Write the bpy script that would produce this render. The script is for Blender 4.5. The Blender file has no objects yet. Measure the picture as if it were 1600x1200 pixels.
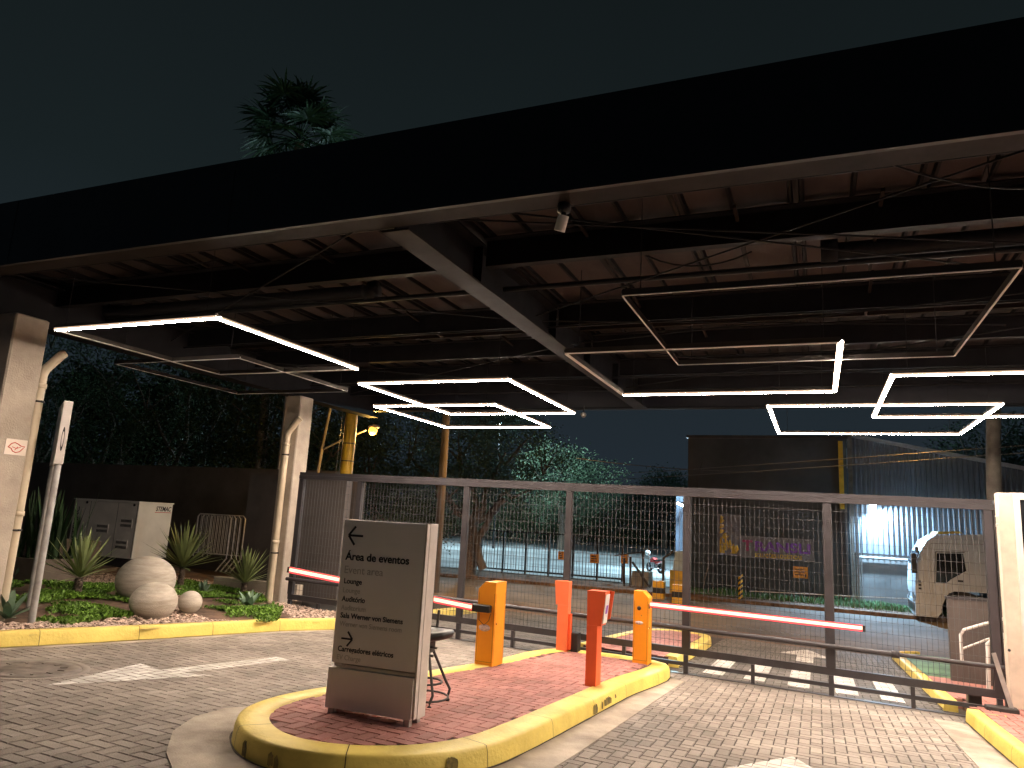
import bpy, math, random
from mathutils import Vector, Matrix, noise
random.seed(7)
R = math.radians
sc = bpy.context.scene
COL = sc.collection

# ------------------------------------------------------------------ camera
HC = 1.55
RIGHT = (0.92248014, 0.38232779, 0.05344022)
UP = (0.02221037, -0.19076313, 0.9813848)
FWD = (-0.3854051, 0.90412106, 0.18446684)
FPX = 1128.0
cd = bpy.data.cameras.new('camera'); cam = bpy.data.objects.new('camera', cd); COL.objects.link(cam)
cd.sensor_width = 36.0; cd.lens = 36.0*FPX/1600.0; cd.clip_start = 0.05; cd.clip_end = 600
M = Matrix((( RIGHT[0], UP[0], -FWD[0], 0.0), (RIGHT[1], UP[1], -FWD[1], 0.0), (RIGHT[2], UP[2], -FWD[2], HC), (0, 0, 0, 1)))
cam.matrix_world = M
sc.camera = cam

# ------------------------------------------------------------------ night sky
w = bpy.data.worlds.new('World'); sc.world = w; w.use_nodes = True
nt = w.node_tree; nt.nodes.clear()
tc = nt.nodes.new('ShaderNodeTexCoord'); sep = nt.nodes.new('ShaderNodeSeparateXYZ')
ns = nt.nodes.new('ShaderNodeTexNoise'); ns.inputs['Scale'].default_value = 1.6; ns.inputs['Detail'].default_value = 3
rp = nt.nodes.new('ShaderNodeValToRGB'); ml = nt.nodes.new('ShaderNodeMath'); ml.operation = 'MULTIPLY_ADD'
ml.inputs[1].default_value = 0.24; 
bg = nt.nodes.new('ShaderNodeBackground'); wo = nt.nodes.new('ShaderNodeOutputWorld')
nt.links.new(tc.outputs['Generated'], sep.inputs[0]); nt.links.new(tc.outputs['Generated'], ns.inputs['Vector'])
nt.links.new(ns.outputs['Fac'], ml.inputs[0]); nt.links.new(sep.outputs['Z'], ml.inputs[2])
nt.links.new(ml.outputs[0], rp.inputs['Fac']); nt.links.new(rp.outputs[0], bg.inputs['Color']); nt.links.new(bg.outputs[0], wo.inputs['Surface'])
cr = rp.color_ramp
cr.elements[0].position = 0.08; cr.elements[0].color = (0.017, 0.025, 0.036, 1)
cr.elements[1].position = 0.85; cr.elements[1].color = (0.0058, 0.0085, 0.0093, 1)
e = cr.elements.new(0.30); e.color = (0.0145, 0.0215, 0.0275, 1)
e = cr.elements.new(0.50); e.color = (0.0092, 0.0145, 0.0160, 1)
bg.inputs['Strength'].default_value = 1.0
sc.view_settings.view_transform = 'Standard'; sc.view_settings.look = 'None'
sc.view_settings.exposure = 0.0; sc.view_settings.gamma = 1.0
LED = 225.0        # radiance of the lit light-frame diffusers
LEDC = (1.0, 0.82, 0.67)

# ------------------------------------------------------------------ helpers
SX, SY = -0.020671896, -0.048478714
def gz(x, y): return SX*x + SY*y
ZS = -0.95        # level of the street beyond the gate
def gnd(x, y):    # forecourt slope, flattening into the street
    z = gz(x, y)
    if y > 17.0:
        t = min(1.0, (y-17.0)/3.0); t = t*t*(3-2*t)
        z = z*(1-t) + ZS*t
    return z
def ray(px, py):
    a, b = (px-800)/FPX, (py-600)/FPX
    return Vector((RIGHT[0]*a-UP[0]*b+FWD[0], RIGHT[1]*a-UP[1]*b+FWD[1], RIGHT[2]*a-UP[2]*b+FWD[2]))
def atY(px, py, Y):
    r = ray(px, py); t = Y/r.y; return Vector((r.x*t, Y, r.z*t+HC))
def atZ(px, py, z):
    r = ray(px, py); t = (z-HC)/r.z; return Vector((r.x*t, r.y*t, z))
def atG(px, py, up=0.0):
    r = ray(px, py); t = -(HC-up)/(r.z-SX*r.x-SY*r.y); return Vector((r.x*t, r.y*t, r.z*t+HC))

def setp(o, label=None, cat=None, group=None, kind=None):
    if label: o['label'] = label
    if cat: o['category'] = cat
    if group: o['group'] = group
    if kind: o['kind'] = kind
    return o
def wloc(o):
    l = Vector((0, 0, 0))
    while o is not None:
        l += o.location; o = o.parent
    return l

class MB:
    def __init__(s): s.v = []; s.f = []; s.m = []; s.mi = 0; s.sm = []
    def add(s, vs, fs, smooth=False):
        b = len(s.v); s.v += [tuple(p) for p in vs]
        for f in fs: s.f.append(tuple(i+b for i in f)); s.m.append(s.mi); s.sm.append(smooth)
    def box(s, x0, x1, y0, y1, z0, z1):
        s.add([(x0,y0,z0),(x1,y0,z0),(x1,y1,z0),(x0,y1,z0),(x0,y0,z1),(x1,y0,z1),(x1,y1,z1),(x0,y1,z1)],
              [(3,2,1,0),(4,5,6,7),(0,1,5,4),(1,2,6,5),(2,3,7,6),(3,0,4,7)])
    def bbox(s, x0, x1, y0, y1, z0, z1, b=0.01):   # box with chamfered vertical and top edges
        P = [(x0+b,y0),(x1-b,y0),(x1,y0+b),(x1,y1-b),(x1-b,y1),(x0+b,y1),(x0,y1-b),(x0,y0+b)]
        Q = [(x0+2*b,y0+b),(x1-2*b,y0+b),(x1-b,y0+2*b),(x1-b,y1-2*b),(x1-2*b,y1-b),(x0+2*b,y1-b),(x0+b,y1-2*b),(x0+b,y0+2*b)]
        vs = [(x,y,z0) for x,y in P]+[(x,y,z1-b) for x,y in P]+[(x,y,z1) for x,y in Q]
        fs = [tuple(range(7,-1,-1)), tuple(range(16,24))]
        for k in range(8):
            j = (k+1)%8; fs += [(k,j,8+j,8+k),(8+k,8+j,16+j,16+k)]
        s.add(vs, fs)
    def prism(s, poly, z0, z1, fn=None):           # poly CCW
        n = len(poly); g = fn or (lambda x, y: 0)
        s.add([(x,y,z0+g(x,y)) for x,y in poly]+[(x,y,z1+g(x,y)) for x,y in poly],
              [tuple(range(n-1,-1,-1)), tuple(range(n,2*n))]+[(i,(i+1)%n,n+(i+1)%n,n+i) for i in range(n)])
    def prismY(s, poly, y0, y1):                    # poly of (x,z), extruded along y
        n = len(poly)
        s.add([(x,y0,z) for x,z in poly]+[(x,y1,z) for x,z in poly],
              [tuple(range(n)), tuple(range(2*n-1,n-1,-1))]+[((i+1)%n,i,n+i,n+(i+1)%n) for i in range(n)])
    def beam(s, p0, p1, wd, ht, up=(0,0,1)):
        p0 = Vector(p0); p1 = Vector(p1); d = (p1-p0).normalized(); u = Vector(up)
        if abs(d.dot(u)) > 0.98: u = Vector((0,1,0))
        a = d.cross(u).normalized()*wd/2; b = a.cross(d).normalized()*ht/2
        s.add([p0-a-b,p0+a-b,p0+a+b,p0-a+b,p1-a-b,p1+a-b,p1+a+b,p1-a+b],
              [(0,1,2,3),(7,6,5,4),(0,4,5,1),(1,5,6,2),(2,6,7,3),(3,7,4,0)])
    def tube(s, pts, r, n=8, r1=None, cap=True):
        pts = [Vector(p) for p in pts]; k = len(pts); vs = []; fs = []
        a = None
        for i, p in enumerate(pts):
            d = (pts[min(i+1,k-1)]-pts[max(i-1,0)]).normalized()
            if a is None:
                u = Vector((0,0,1)) if abs(d.z) < 0.9 else Vector((1,0,0)); a = d.cross(u).normalized()
            else: a = (a-d*a.dot(d)).normalized()
            b = d.cross(a); rr = r if r1 is None else r+(r1-r)*i/(k-1)
            if isinstance(r, (list, tuple)): rr = r[i]
            for j in range(n):
                t = 2*math.pi*j/n; vs.append(p+a*rr*math.cos(t)+b*rr*math.sin(t))
        for i in range(k-1):
            for j in range(n):
                q = (j+1)%n; fs.append((i*n+j, i*n+q, (i+1)*n+q, (i+1)*n+j))
        s.add(vs, fs, True)
        if cap: s.add(vs[:n], [tuple(range(n-1,-1,-1))]); s.add(vs[-n:], [tuple(range(n))])
    def lathe(s, prof, c=(0,0,0), n=24, axis='z', smooth=True):
        vs = []; fs = []; k = len(prof)
        for r, h in prof:
            for j in range(n):
                t = 2*math.pi*j/n; a, b = r*math.cos(t), r*math.sin(t)
                if axis == 'z': vs.append((c[0]+a, c[1]+b, c[2]+h))
                elif axis == 'y': vs.append((c[0]+b, c[1]+h, c[2]+a))
                else: vs.append((c[0]+h, c[1]+a, c[2]+b))
        for i in range(k-1):
            for j in range(n):
                q = (j+1)%n; fs.append((i*n+j, i*n+q, (i+1)*n+q, (i+1)*n+j))
        s.add(vs, fs, smooth)
    def sphere(s, c, r, n=24, m=14, sq=1.0):
        prof = [(max(1e-4, r*math.sin(math.pi*i/m)), -r*sq*math.cos(math.pi*i/m)) for i in range(m+1)]
        s.lathe(prof, c, n)
    def leaf(s, p, d, L, wd, bend=0.0, side=None, fold=0.0):      # blade with 3 segments
        p = Vector(p); d = Vector(d).normalized(); sd = side or d.cross(Vector((0,0,1)))
        if sd.length < 1e-3: sd = Vector((1,0,0))
        sd = sd.normalized(); vs = []
        for t, ww in ((0,.55),(.35,1.0),(.7,.75),(1.0,.05)):
            q = p+d*L*t+Vector((0,0,-bend*t*t*L))
            vs += [q-sd*wd*ww/2, q+sd*wd*ww/2]
        s.add(vs, [(0,1,3,2),(2,3,5,4),(4,5,7,6)])
    def shear(s, fn=gz):
        s.v = [(x,y,z+fn(x,y)) for x,y,z in s.v]; return s
    def rot(s, a, c=(0,0)):
        ca, sa = math.cos(a), math.sin(a)
        s.v = [(c[0]+(x-c[0])*ca-(y-c[1])*sa, c[1]+(x-c[0])*sa+(y-c[1])*ca, z) for x,y,z in s.v]; return s
    def move(s, dx, dy, dz): s.v = [(x+dx,y+dy,z+dz) for x,y,z in s.v]; return s
    def build(s, name, mats, parent=None, label=None, cat=None, group=None, kind=None, origin=None):
        me = bpy.data.meshes.new(name)
        off = wloc(parent) if parent else Vector((0,0,0)); loc = Vector((0,0,0))
        if parent is None and s.v and kind is None:
            xs = [p[0] for p in s.v]; ys = [p[1] for p in s.v]; zs = [p[2] for p in s.v]
            loc = Vector(((min(xs)+max(xs))/2, (min(ys)+max(ys))/2, min(zs)))
            off = loc
        me.from_pydata([(x-off.x, y-off.y, z-off.z) for x,y,z in s.v], [], s.f)
        if not isinstance(mats, (list, tuple)): mats = [mats]
        for m_ in mats: me.materials.append(m_)
        me.polygons.foreach_set('material_index', s.m); me.polygons.foreach_set('use_smooth', s.sm)
        me.update()
        o = bpy.data.objects.new(name, me); COL.objects.link(o); o.location = loc
        if parent: o.parent = parent
        return setp(o, label, cat, group, kind)
def empty(name, loc, label, cat, group=None):
    o = bpy.data.objects.new(name, None); COL.objects.link(o); o.location = loc; o.empty_display_size = 0.2
    return setp(o, label, cat, group)
def text(name, body, size, loc, mat, parent, rot=(R(90),0,0), ext=0.001, bold=0.0, width=None, align='LEFT', shearx=0):
    c = bpy.data.curves.new(name, 'FONT'); c.body = body; c.size = size; c.extrude = ext; c.offset = bold; c.align_x = align; c.shear = shearx
    t = bpy.data.objects.new(name, c); COL.objects.link(t); bpy.context.view_layer.update()
    me = bpy.data.meshes.new_from_object(t.evaluated_get(bpy.context.evaluated_depsgraph_get()))
    COL.objects.unlink(t); bpy.data.objects.remove(t)
    sxx = 1.0
    if width and me.vertices:
        xs = [v.co.x for v in me.vertices]; sxx = width/(max(xs)-min(xs))
    me.materials.clear(); me.materials.append(mat)
    from mathutils import Euler
    L = Vector(loc) - wloc(parent)
    me.transform(Matrix.Translation(L) @ Euler(rot).to_matrix().to_4x4() @ Matrix.Diagonal((sxx,1,1,1)))
    o = bpy.data.objects.new(name, me); COL.objects.link(o); o.parent = parent
    return o

# ------------------------------------------------------------------ materials
def mat(name, col, rough=0.6, metal=0.0, var=0.12, scale=6.0, bump=0.0, bscale=40.0, spec=0.4, emit=None, es=0.0, col2=None, island=0.0, stretch=None, trans=0.0, detail=5.0):
    m = bpy.data.materials.new(name); m.use_nodes = True; t = m.node_tree; t.nodes.clear()
    out = t.nodes.new('ShaderNodeOutputMaterial'); b = t.nodes.new('ShaderNodeBsdfPrincipled')
    t.links.new(b.outputs[0], out.inputs[0])
    b.inputs['Roughness'].default_value = rough; b.inputs['Metallic'].default_value = metal
    b.inputs['Specular IOR Level'].default_value = spec
    co = t.nodes.new('ShaderNodeTexCoord'); src = co.outputs['Object']
    if stretch:
        mp = t.nodes.new('ShaderNodeMapping'); mp.inputs['Scale'].default_value = stretch
        t.links.new(src, mp.inputs[0]); src = mp.outputs[0]
    c2 = col2 or tuple(max(0, c*(1-2.2*var)) for c in col)
    if var > 0 or col2:
        n = t.nodes.new('ShaderNodeTexNoise'); n.inputs['Scale'].default_value = scale; n.inputs['Detail'].default_value = detail; n.inputs['Roughness'].default_value = 0.62
        t.links.new(src, n.inputs['Vector'])
        r = t.nodes.new('ShaderNodeValToRGB'); r.color_ramp.elements[0].position = .34; r.color_ramp.elements[1].position = .66
        r.color_ramp.elements[0].color = (*c2, 1); r.color_ramp.elements[1].color = (*[min(1, c*(1+var*.6)) for c in col], 1)
        t.links.new(n.outputs['Fac'], r.inputs['Fac']); colout = r.outputs[0]
        rr = t.nodes.new('ShaderNodeMapRange'); rr.inputs['To Min'].default_value = min(1, rough+.12); rr.inputs['To Max'].default_value = max(.05, rough-.1)
        t.links.new(n.outputs['Fac'], rr.inputs['Value']); t.links.new(rr.outputs[0], b.inputs['Roughness'])
    else:
        g = t.nodes.new('ShaderNodeRGB'); g.outputs[0].default_value = (*col, 1); colout = g.outputs[0]
    if island > 0:
        ge = t.nodes.new('ShaderNodeNewGeometry'); mr = t.nodes.new('ShaderNodeMapRange')
        mr.inputs['To Min'].default_value = 1-island; mr.inputs['To Max'].default_value = 1+island*.7
        t.links.new(ge.outputs['Random Per Island'], mr.inputs['Value'])
        hs = t.nodes.new('ShaderNodeHueSaturation'); t.links.new(mr.outputs[0], hs.inputs['Value']); t.links.new(colout, hs.inputs['Color']); colout = hs.outputs[0]
    t.links.new(colout, b.inputs['Base Color'])
    if bump > 0:
        n2 = t.nodes.new('ShaderNodeTexNoise'); n2.inputs['Scale'].default_value = bscale; n2.inputs['Detail'].default_value = 4
        t.links.new(src, n2.inputs['Vector'])
        bp = t.nodes.new('ShaderNodeBump'); bp.inputs['Strength'].default_value = bump; bp.inputs['Distance'].default_value = 0.01
        t.links.new(n2.outputs['Fac'], bp.inputs['Height']); t.links.new(bp.outputs[0], b.inputs['Normal'])
    if emit:
        b.inputs['Emission Color'].default_value = (*emit, 1); b.inputs['Emission Strength'].default_value = es
    if trans > 0: b.inputs['Transmission Weight'].default_value = trans
    return m
MT = {}
def mk(k, *a, **kw): MT[k] = mat(k, *a, **kw); return MT[k]
mk('paver', (.29,.25,.213), .72, var=.14, scale=.9, bump=.6, bscale=90, island=.20, col2=(.165,.142,.122), detail=9)
mk('mortar', (.055,.045,.038), .95, var=.2, scale=9)
mk('red_paver', (.40,.175,.145), .75, var=.15, scale=1.6, bump=.5, bscale=90, island=.17, col2=(.29,.125,.105))
mk('red_mortar', (.085,.035,.03), .95, var=.2, scale=9)
mk('mark', (.62,.60,.565), .65, var=.12, scale=4, bump=.3, bscale=80, col2=(.38,.355,.325), island=.08)
mk('kerb', (.80,.63,.15), .5, var=.08, scale=2.2, bump=.5, bscale=30, col2=(.64,.49,.11))
mk('paver_dark', (.13,.115,.10), .7, var=.14, scale=1.3, bump=.5, bscale=90, island=.2, col2=(.085,.075,.065))  # darker copy of the paver for the driveway beyond the gate
mk('concrete', (.36,.32,.27), .85, var=.2, scale=1.7, bump=.5, bscale=60, col2=(.24,.21,.18))
mk('gutter', (.42,.36,.29), .8, var=.2, scale=1.9, bump=.5, bscale=70, col2=(.22,.185,.15))
mk('dirt', (.075,.060,.042), .9, var=.3, scale=9)
mk('stain', (.045,.038,.018), .7, var=.3, scale=14, col2=(.30,.22,.05))
mk('asphalt', (.13,.112,.095), .85, var=.25, scale=.5, bump=.6, bscale=40, col2=(.075,.065,.055))
mk('manhole', (.17,.142,.12), .6, var=.2, scale=8)
mk('lot', (.36,.37,.37), .7, var=.25, scale=.22, bump=.3, bscale=20, col2=(.17,.17,.17))
mk('earth', (.17,.105,.07), .95, var=.3, scale=3, bump=.8, bscale=25)
mk('verge', (.07,.075,.03), .95, var=.3, scale=3, bump=.8, bscale=25)
mk('gravel', (.56,.42,.34), .85, var=.1, scale=30, island=.40)
mk('steel_dark', (.045,.038,.036), .55, var=.15, scale=3)
mk('steel_gate', (.058,.053,.058), .42, metal=.15, var=.12, scale=3)
mk('wire', (.095,.095,.098), .45, metal=.2, var=0)
mk('roof', (.046,.036,.035), .7, spec=.06, var=.22, scale=1.3, stretch=(1.2,.4,1), col2=(.026,.020,.020), detail=8)
mk('roof_rib', (.010,.009,.010), .6, spec=.06, var=.1)
mk('fascia', (.010,.010,.016), .45, var=.1, scale=2)
mk('trim', (.019,.014,.0125), .6, spec=.06, var=.15, scale=2.5)
mk('girder', (.019,.0145,.0135), .55, spec=.06, var=.16, scale=2.5)
mk('purlin', (.013,.0125,.0145), .55, spec=.06, var=.12, scale=3)
mk('column', (.46,.40,.33), .85, var=.12, scale=2.2, bump=.5, bscale=50, col2=(.34,.29,.235))
mk('pipe', (.62,.52,.38), .45, var=.06, scale=3)
mk('black_pipe', (.02,.02,.022), .5, spec=.06, var=.1)
mk('housing', (.05,.045,.042), .5, spec=.06, var=.04)
mk('diff_off', (.80,.80,.80), .5, var=0)
mk('led_halo', (.5,.45,.4), .5, var=0, emit=(1.0,.70,.48), es=.75)  # dim glow put on the profile lips as a halo round the diffusers
mk('led', (.9,.9,.9), .5, var=0, emit=LEDC, es=LED)
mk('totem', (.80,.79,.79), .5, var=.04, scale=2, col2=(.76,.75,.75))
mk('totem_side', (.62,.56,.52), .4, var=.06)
mk('ink', (.012,.012,.013), .5, var=0)
mk('ink_grey', (.46,.455,.45), .5, var=0)
mk('amber', (.86,.33,.015), .45, var=.05, scale=2, col2=(.80,.29,.012))
mk('orange', (.80,.115,.030), .42, var=.05, scale=2, col2=(.72,.10,.028))
mk('orange_pale', (.84,.19,.075), .42, var=.05, scale=2, col2=(.78,.17,.065))
mk('badge', (.66,.50,.46), .35, var=.2, scale=40)
mk('black', (.015,.015,.016), .4, var=.05)
mk('rubber', (.02,.02,.02), .8, var=.05)
mk('white', (.72,.70,.66), .45, var=.05, scale=3)
mk('boom_core', (1,.6,.45), .4, var=0, emit=(1.0,.50,.34), es=2.2)
mk('boom_red', (.7,.05,.06), .4, var=0, emit=(1.0,.09,.10), es=1.3)
mk('boom_body', (.35,.05,.05), .4, var=0)
mk('sphere', (.50,.45,.38), .85, var=.16, scale=2.6, bump=.6, bscale=45, stretch=(1,1,6), col2=(.33,.29,.235))
mk('leaf_yucca', (.27,.33,.13), .5, var=.1, scale=3, island=.35)
mk('leaf_agave', (.17,.26,.17), .45, var=.15, scale=6, island=.2)
mk('leaf_dark', (.035,.070,.028), .5, spec=.12, var=.1, island=.4)
mk('cover', (.13,.25,.025), .6, var=.2, scale=2, island=.45, col2=(.085,.17,.02))
mk('trunk', (.16,.12,.09), .9, var=.25, scale=12, bump=.9, bscale=30)
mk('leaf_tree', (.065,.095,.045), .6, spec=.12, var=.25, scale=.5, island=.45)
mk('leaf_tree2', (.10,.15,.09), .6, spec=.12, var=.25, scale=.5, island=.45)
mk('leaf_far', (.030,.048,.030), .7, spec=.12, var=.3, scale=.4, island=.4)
mk('palm', (.032,.060,.032), .5, spec=.12, var=.1, island=.4)
mk('blackwall', (.11,.096,.088), .8, var=.15, scale=.8)
mk('greywall', (.11,.092,.085), .8, var=.1, scale=1.5)
mk('genset', (.76,.74,.70), .45, var=.05, scale=2)
mk('genset_side', (.74,.70,.64), .45, var=.06, scale=2)
mk('planter', (.17,.135,.105), .8, var=.12, scale=3)
mk('galv', (.42,.40,.38), .4, metal=.5, var=.12, scale=8)
mk('sign_post', (.40,.385,.37), .45, metal=.2, var=.12, scale=8)
mk('notice', (.75,.66,.58), .5, var=.03)
mk('notice_red', (.55,.05,.03), .5, var=0)
mk('darkbld', (.078,.080,.082), .85, var=.18, scale=.4)
mk('corr', (.16,.17,.19), .45, metal=.2, var=.12, scale=.8)
mk('corrbase', (.15,.14,.135), .85, var=.15, scale=1)
mk('steel_pale', (.35,.35,.36), .5, var=.1)
mk('yellow', (.72,.42,.03), .5, var=.12, scale=4)
mk('purple', (.20,.05,.36), .5, var=0)
mk('magenta', (.40,.05,.14), .5, var=0)
mk('banner', (.19,.16,.17), .6, var=.1, scale=3)
mk('sign_orange', (.85,.30,.03), .5, var=.05)
mk('grass', (.11,.22,.08), .7, var=.2, scale=2, island=.4)
mk('truckwhite', (.52,.54,.57), .4, var=.06, scale=1.5)
mk('glass', (.02,.022,.025), .06, var=0, spec=.8)
mk('post_cream', (.72,.62,.50), .6, var=.08, scale=4)
mk('rail_white', (.62,.60,.58), .4, var=.05)
mk('pole_conc', (.17,.15,.13), .85, var=.2, scale=3)
mk('wood', (.12,.10,.09), .85, var=.25, scale=3, stretch=(1,1,.2))
mk('red', (.45,.02,.02), .35, var=.05)
mk('chrome', (.5,.5,.52), .2, metal=.9, var=0)
mk('lamp_sodium', (1,.7,.2), .4, var=0, emit=(1.0,.50,.07), es=2.6)
mk('lamp_cold', (1,1,1), .4, var=0, emit=(.62,.85,1.0), es=60)
mk('blue_metal', (.07,.08,.11), .5, var=.1)
mk('tarp', (.55,.62,.60), .7, var=.1, scale=3)

# ================================================================== THE SETTING
def inpoly(x, y, P):
    c = False; n = len(P); j = n-1
    for i in range(n):
        if (P[i][1] > y) != (P[j][1] > y) and x < (P[j][0]-P[i][0])*(y-P[i][1])/(P[j][1]-P[i][1])+P[i][0]: c = not c
        j = i
    return c
def clip(sub, cl):
    out = list(sub); n = len(cl)
    for i in range(n):
        a, b = cl[i], cl[(i+1)%n]; inp = out; out = []
        if not inp: return []
        def side(p): return (b[0]-a[0])*(p[1]-a[1])-(b[1]-a[1])*(p[0]-a[0])
        for k in range(len(inp)):
            p, q = inp[k-1], inp[k]; sp, sq = side(p), side(q)
            if (sp >= 0) != (sq >= 0):
                t = sp/(sp-sq); out.append((p[0]+(q[0]-p[0])*t, p[1]+(q[1]-p[1])*t))
            if sq >= 0: out.append(q)
    return out
def ccw(P):
    a = sum(P[i-1][0]*P[i][1]-P[i][0]*P[i-1][1] for i in range(len(P)))
    return P if a > 0 else P[::-1]
U = 0.105
def herring(x0, x1, y0, y1, keep):
    out = []
    for i in range(int(math.floor(x0/U)), int(math.ceil(x1/U))):
        for j in range(int(math.floor(y0/U)), int(math.ceil(y1/U))):
            k = (i-j) % 4
            if k == 0: r = (i*U, (i+2)*U, j*U, (j+1)*U)
            elif k == 3: r = (i*U, (i+1)*U, j*U, (j+2)*U)
            else: continue
            if keep((r[0]+r[1])/2, (r[2]+r[3])/2): out.append(r)
    return out
def pavers(mb, rects, up=0.0, g=0.0042, fn=gnd):
    for (a, b, c, d) in rects:
        dz = up+random.uniform(-.0012, .0012)+random.gauss(0, .0006); tx = random.uniform(-.006,.006); ty = random.uniform(-.006,.006)
        cx, cy = (a+b)/2, (c+d)/2
        P = [(a+g,c+g),(b-g,c+g),(b-g,d-g),(a+g,d-g)]; h = .0045
        Q = [(a+g+h,c+g+h),(b-g-h,c+g+h),(b-g-h,d-g-h),(a+g+h,d-g-h)]
        vs = [(x,y,fn(x,y)+dz-.008) for x,y in P]+[(x,y,fn(x,y)+dz+tx*(x-cx)+ty*(y-cy)) for x,y in Q]
        mb.add(vs, [(4,5,6,7),(0,1,5,4),(1,2,6,5),(2,3,7,6),(3,0,4,7)])

ISL = [(-2.0,10.85),(-2.04,8.6),(-2.09,6.9),(-2.13,5.75),(-2.20,5.10),(-2.42,4.60),(-2.76,4.27),(-3.13,4.12),(-3.45,4.13),(-3.75,4.27),(-4.0,4.50),(-4.18,4.83),(-4.26,5.25),(-4.24,5.75),(-4.13,6.5),(-3.98,7.6),(-3.84,8.7),(-3.60,10.75)]
GARK = [(-8.6,2.4),(-8.35,3.9),(-8.10,5.40),(-7.88,6.55),(-7.70,7.8),(-7.50,9.2),(-7.12,10.35),(-6.9,10.95)]       # face of the garden kerb
GARD = GARK + [(-6.9,11.1),(-9.3,11.3),(-9.6,12.6),(-14,15),(-26,19),(-34,19),(-34,2.4)]
RK = [(1.60,10.75),(1.62,9.5),(1.66,8.2),(1.72,6.6),(1.80,4.5),(1.85,3.4)]

# base ground sheets (mortar bed shows in the joints)
def sheet(name, poly_fn, nx, ny, x0, x1, y0, y1, m, up=0.0):
    mb = MB(); vs = []
    for j in range(ny+1):
        for i in range(nx+1):
            x = x0+(x1-x0)*i/nx; y = y0+(y1-y0)*j/ny; vs.append((x, y, poly_fn(x, y)+up))
    fs = [(j*(nx+1)+i, j*(nx+1)+i+1, (j+1)*(nx+1)+i+1, (j+1)*(nx+1)+i) for j in range(ny) for i in range(nx)]
    mb.add(vs, fs, True)
    return mb.build(name, m, kind='structure')
sheet('forecourt_bed', gnd, 60, 44, -12, 9, -6, 18.2, MT['mortar'], -.007)
def far_ground(x, y):
    z = gnd(x, y)
    if y > 28.5: z += min(1, (y-28.5)/3)*.10
    return z
sheet('ground', lambda x, y: -1.05 if (y > 17.6 and x > -60) or y > 26 else gnd(x,y)-.05, 80, 60, -260, 160, -20, 300, MT['earth'], 0)

road = []
def keep_a(x, y):
    if inpoly(x, y, ISL): return False
    if inpoly(x, y, GARD) and not (x > -7.6 and y > 9.8 and False): 
        return False
    if x > 1.75 and y < 12: return False
    d = math.hypot(x, y)
    # only the part the picture could show
    if x < -9: return False
    return y > 2.2 and y < 11.25
rects = herring(-9.2, 1.9, 2.2, 11.3, keep_a)
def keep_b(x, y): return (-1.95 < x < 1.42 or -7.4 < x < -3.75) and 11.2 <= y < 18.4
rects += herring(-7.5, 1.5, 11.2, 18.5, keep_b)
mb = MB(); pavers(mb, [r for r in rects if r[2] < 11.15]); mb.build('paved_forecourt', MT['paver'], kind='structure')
mb = MB(); pavers(mb, [r for r in rects if r[2] >= 11.15]); mb.build('paved_driveway', MT['paver_dark'], kind='structure')
# red pavers on the traffic island
ic = (-3.1, 7.3)
def shrink(P, d):
    n = len(P); out = []
    for i in range(n):
        a, b, c = Vector(P[i-1]), Vector(P[i]), Vector(P[(i+1)%n])
        d1 = (b-a).normalized(); d2 = (c-b).normalized()
        n1 = Vector((-d1.y, d1.x)); n2 = Vector((-d2.y, d2.x)); m = (n1+n2).normalized()
        out.append(tuple(b+m*d/max(.35, m.dot(n1))))
    return out
ISLC = ccw(ISL); INN = shrink(ISLC, .245)
r2 = herring(-4.4, -1.8, 4.0, 10.9, lambda x, y: inpoly(x, y, shrink(ISLC, .21)))
mb = MB(); pavers(mb, r2, .152, fn=gz); mb.build('island_paving', MT['red_paver'], kind='structure')
mb = MB(); mb.prism(shrink(ISLC, .12), -.05, .143, gz); mb.build('island_bed', MT['red_mortar'], kind='structure')
# right-hand pavement
RP = ccw([(1.75,10.70),(1.80,8.2),(1.86,6.6),(1.94,4.5),(2.0,3.4),(4.6,3.4),(4.6,11.9),(1.75,11.9)])
r3 = herring(1.7, 4.6, 3.5, 11.9, lambda x, y: inpoly(x, y, RP))
mb = MB(); pavers(mb, r3, .152, fn=gz); mb.build('pavement', MT['red_paver'], kind='structure')
mb = MB(); mb.prism(RP, -.05, .143, gz); mb.build('pavement_bed', MT['red_mortar'], kind='structure')

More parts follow.
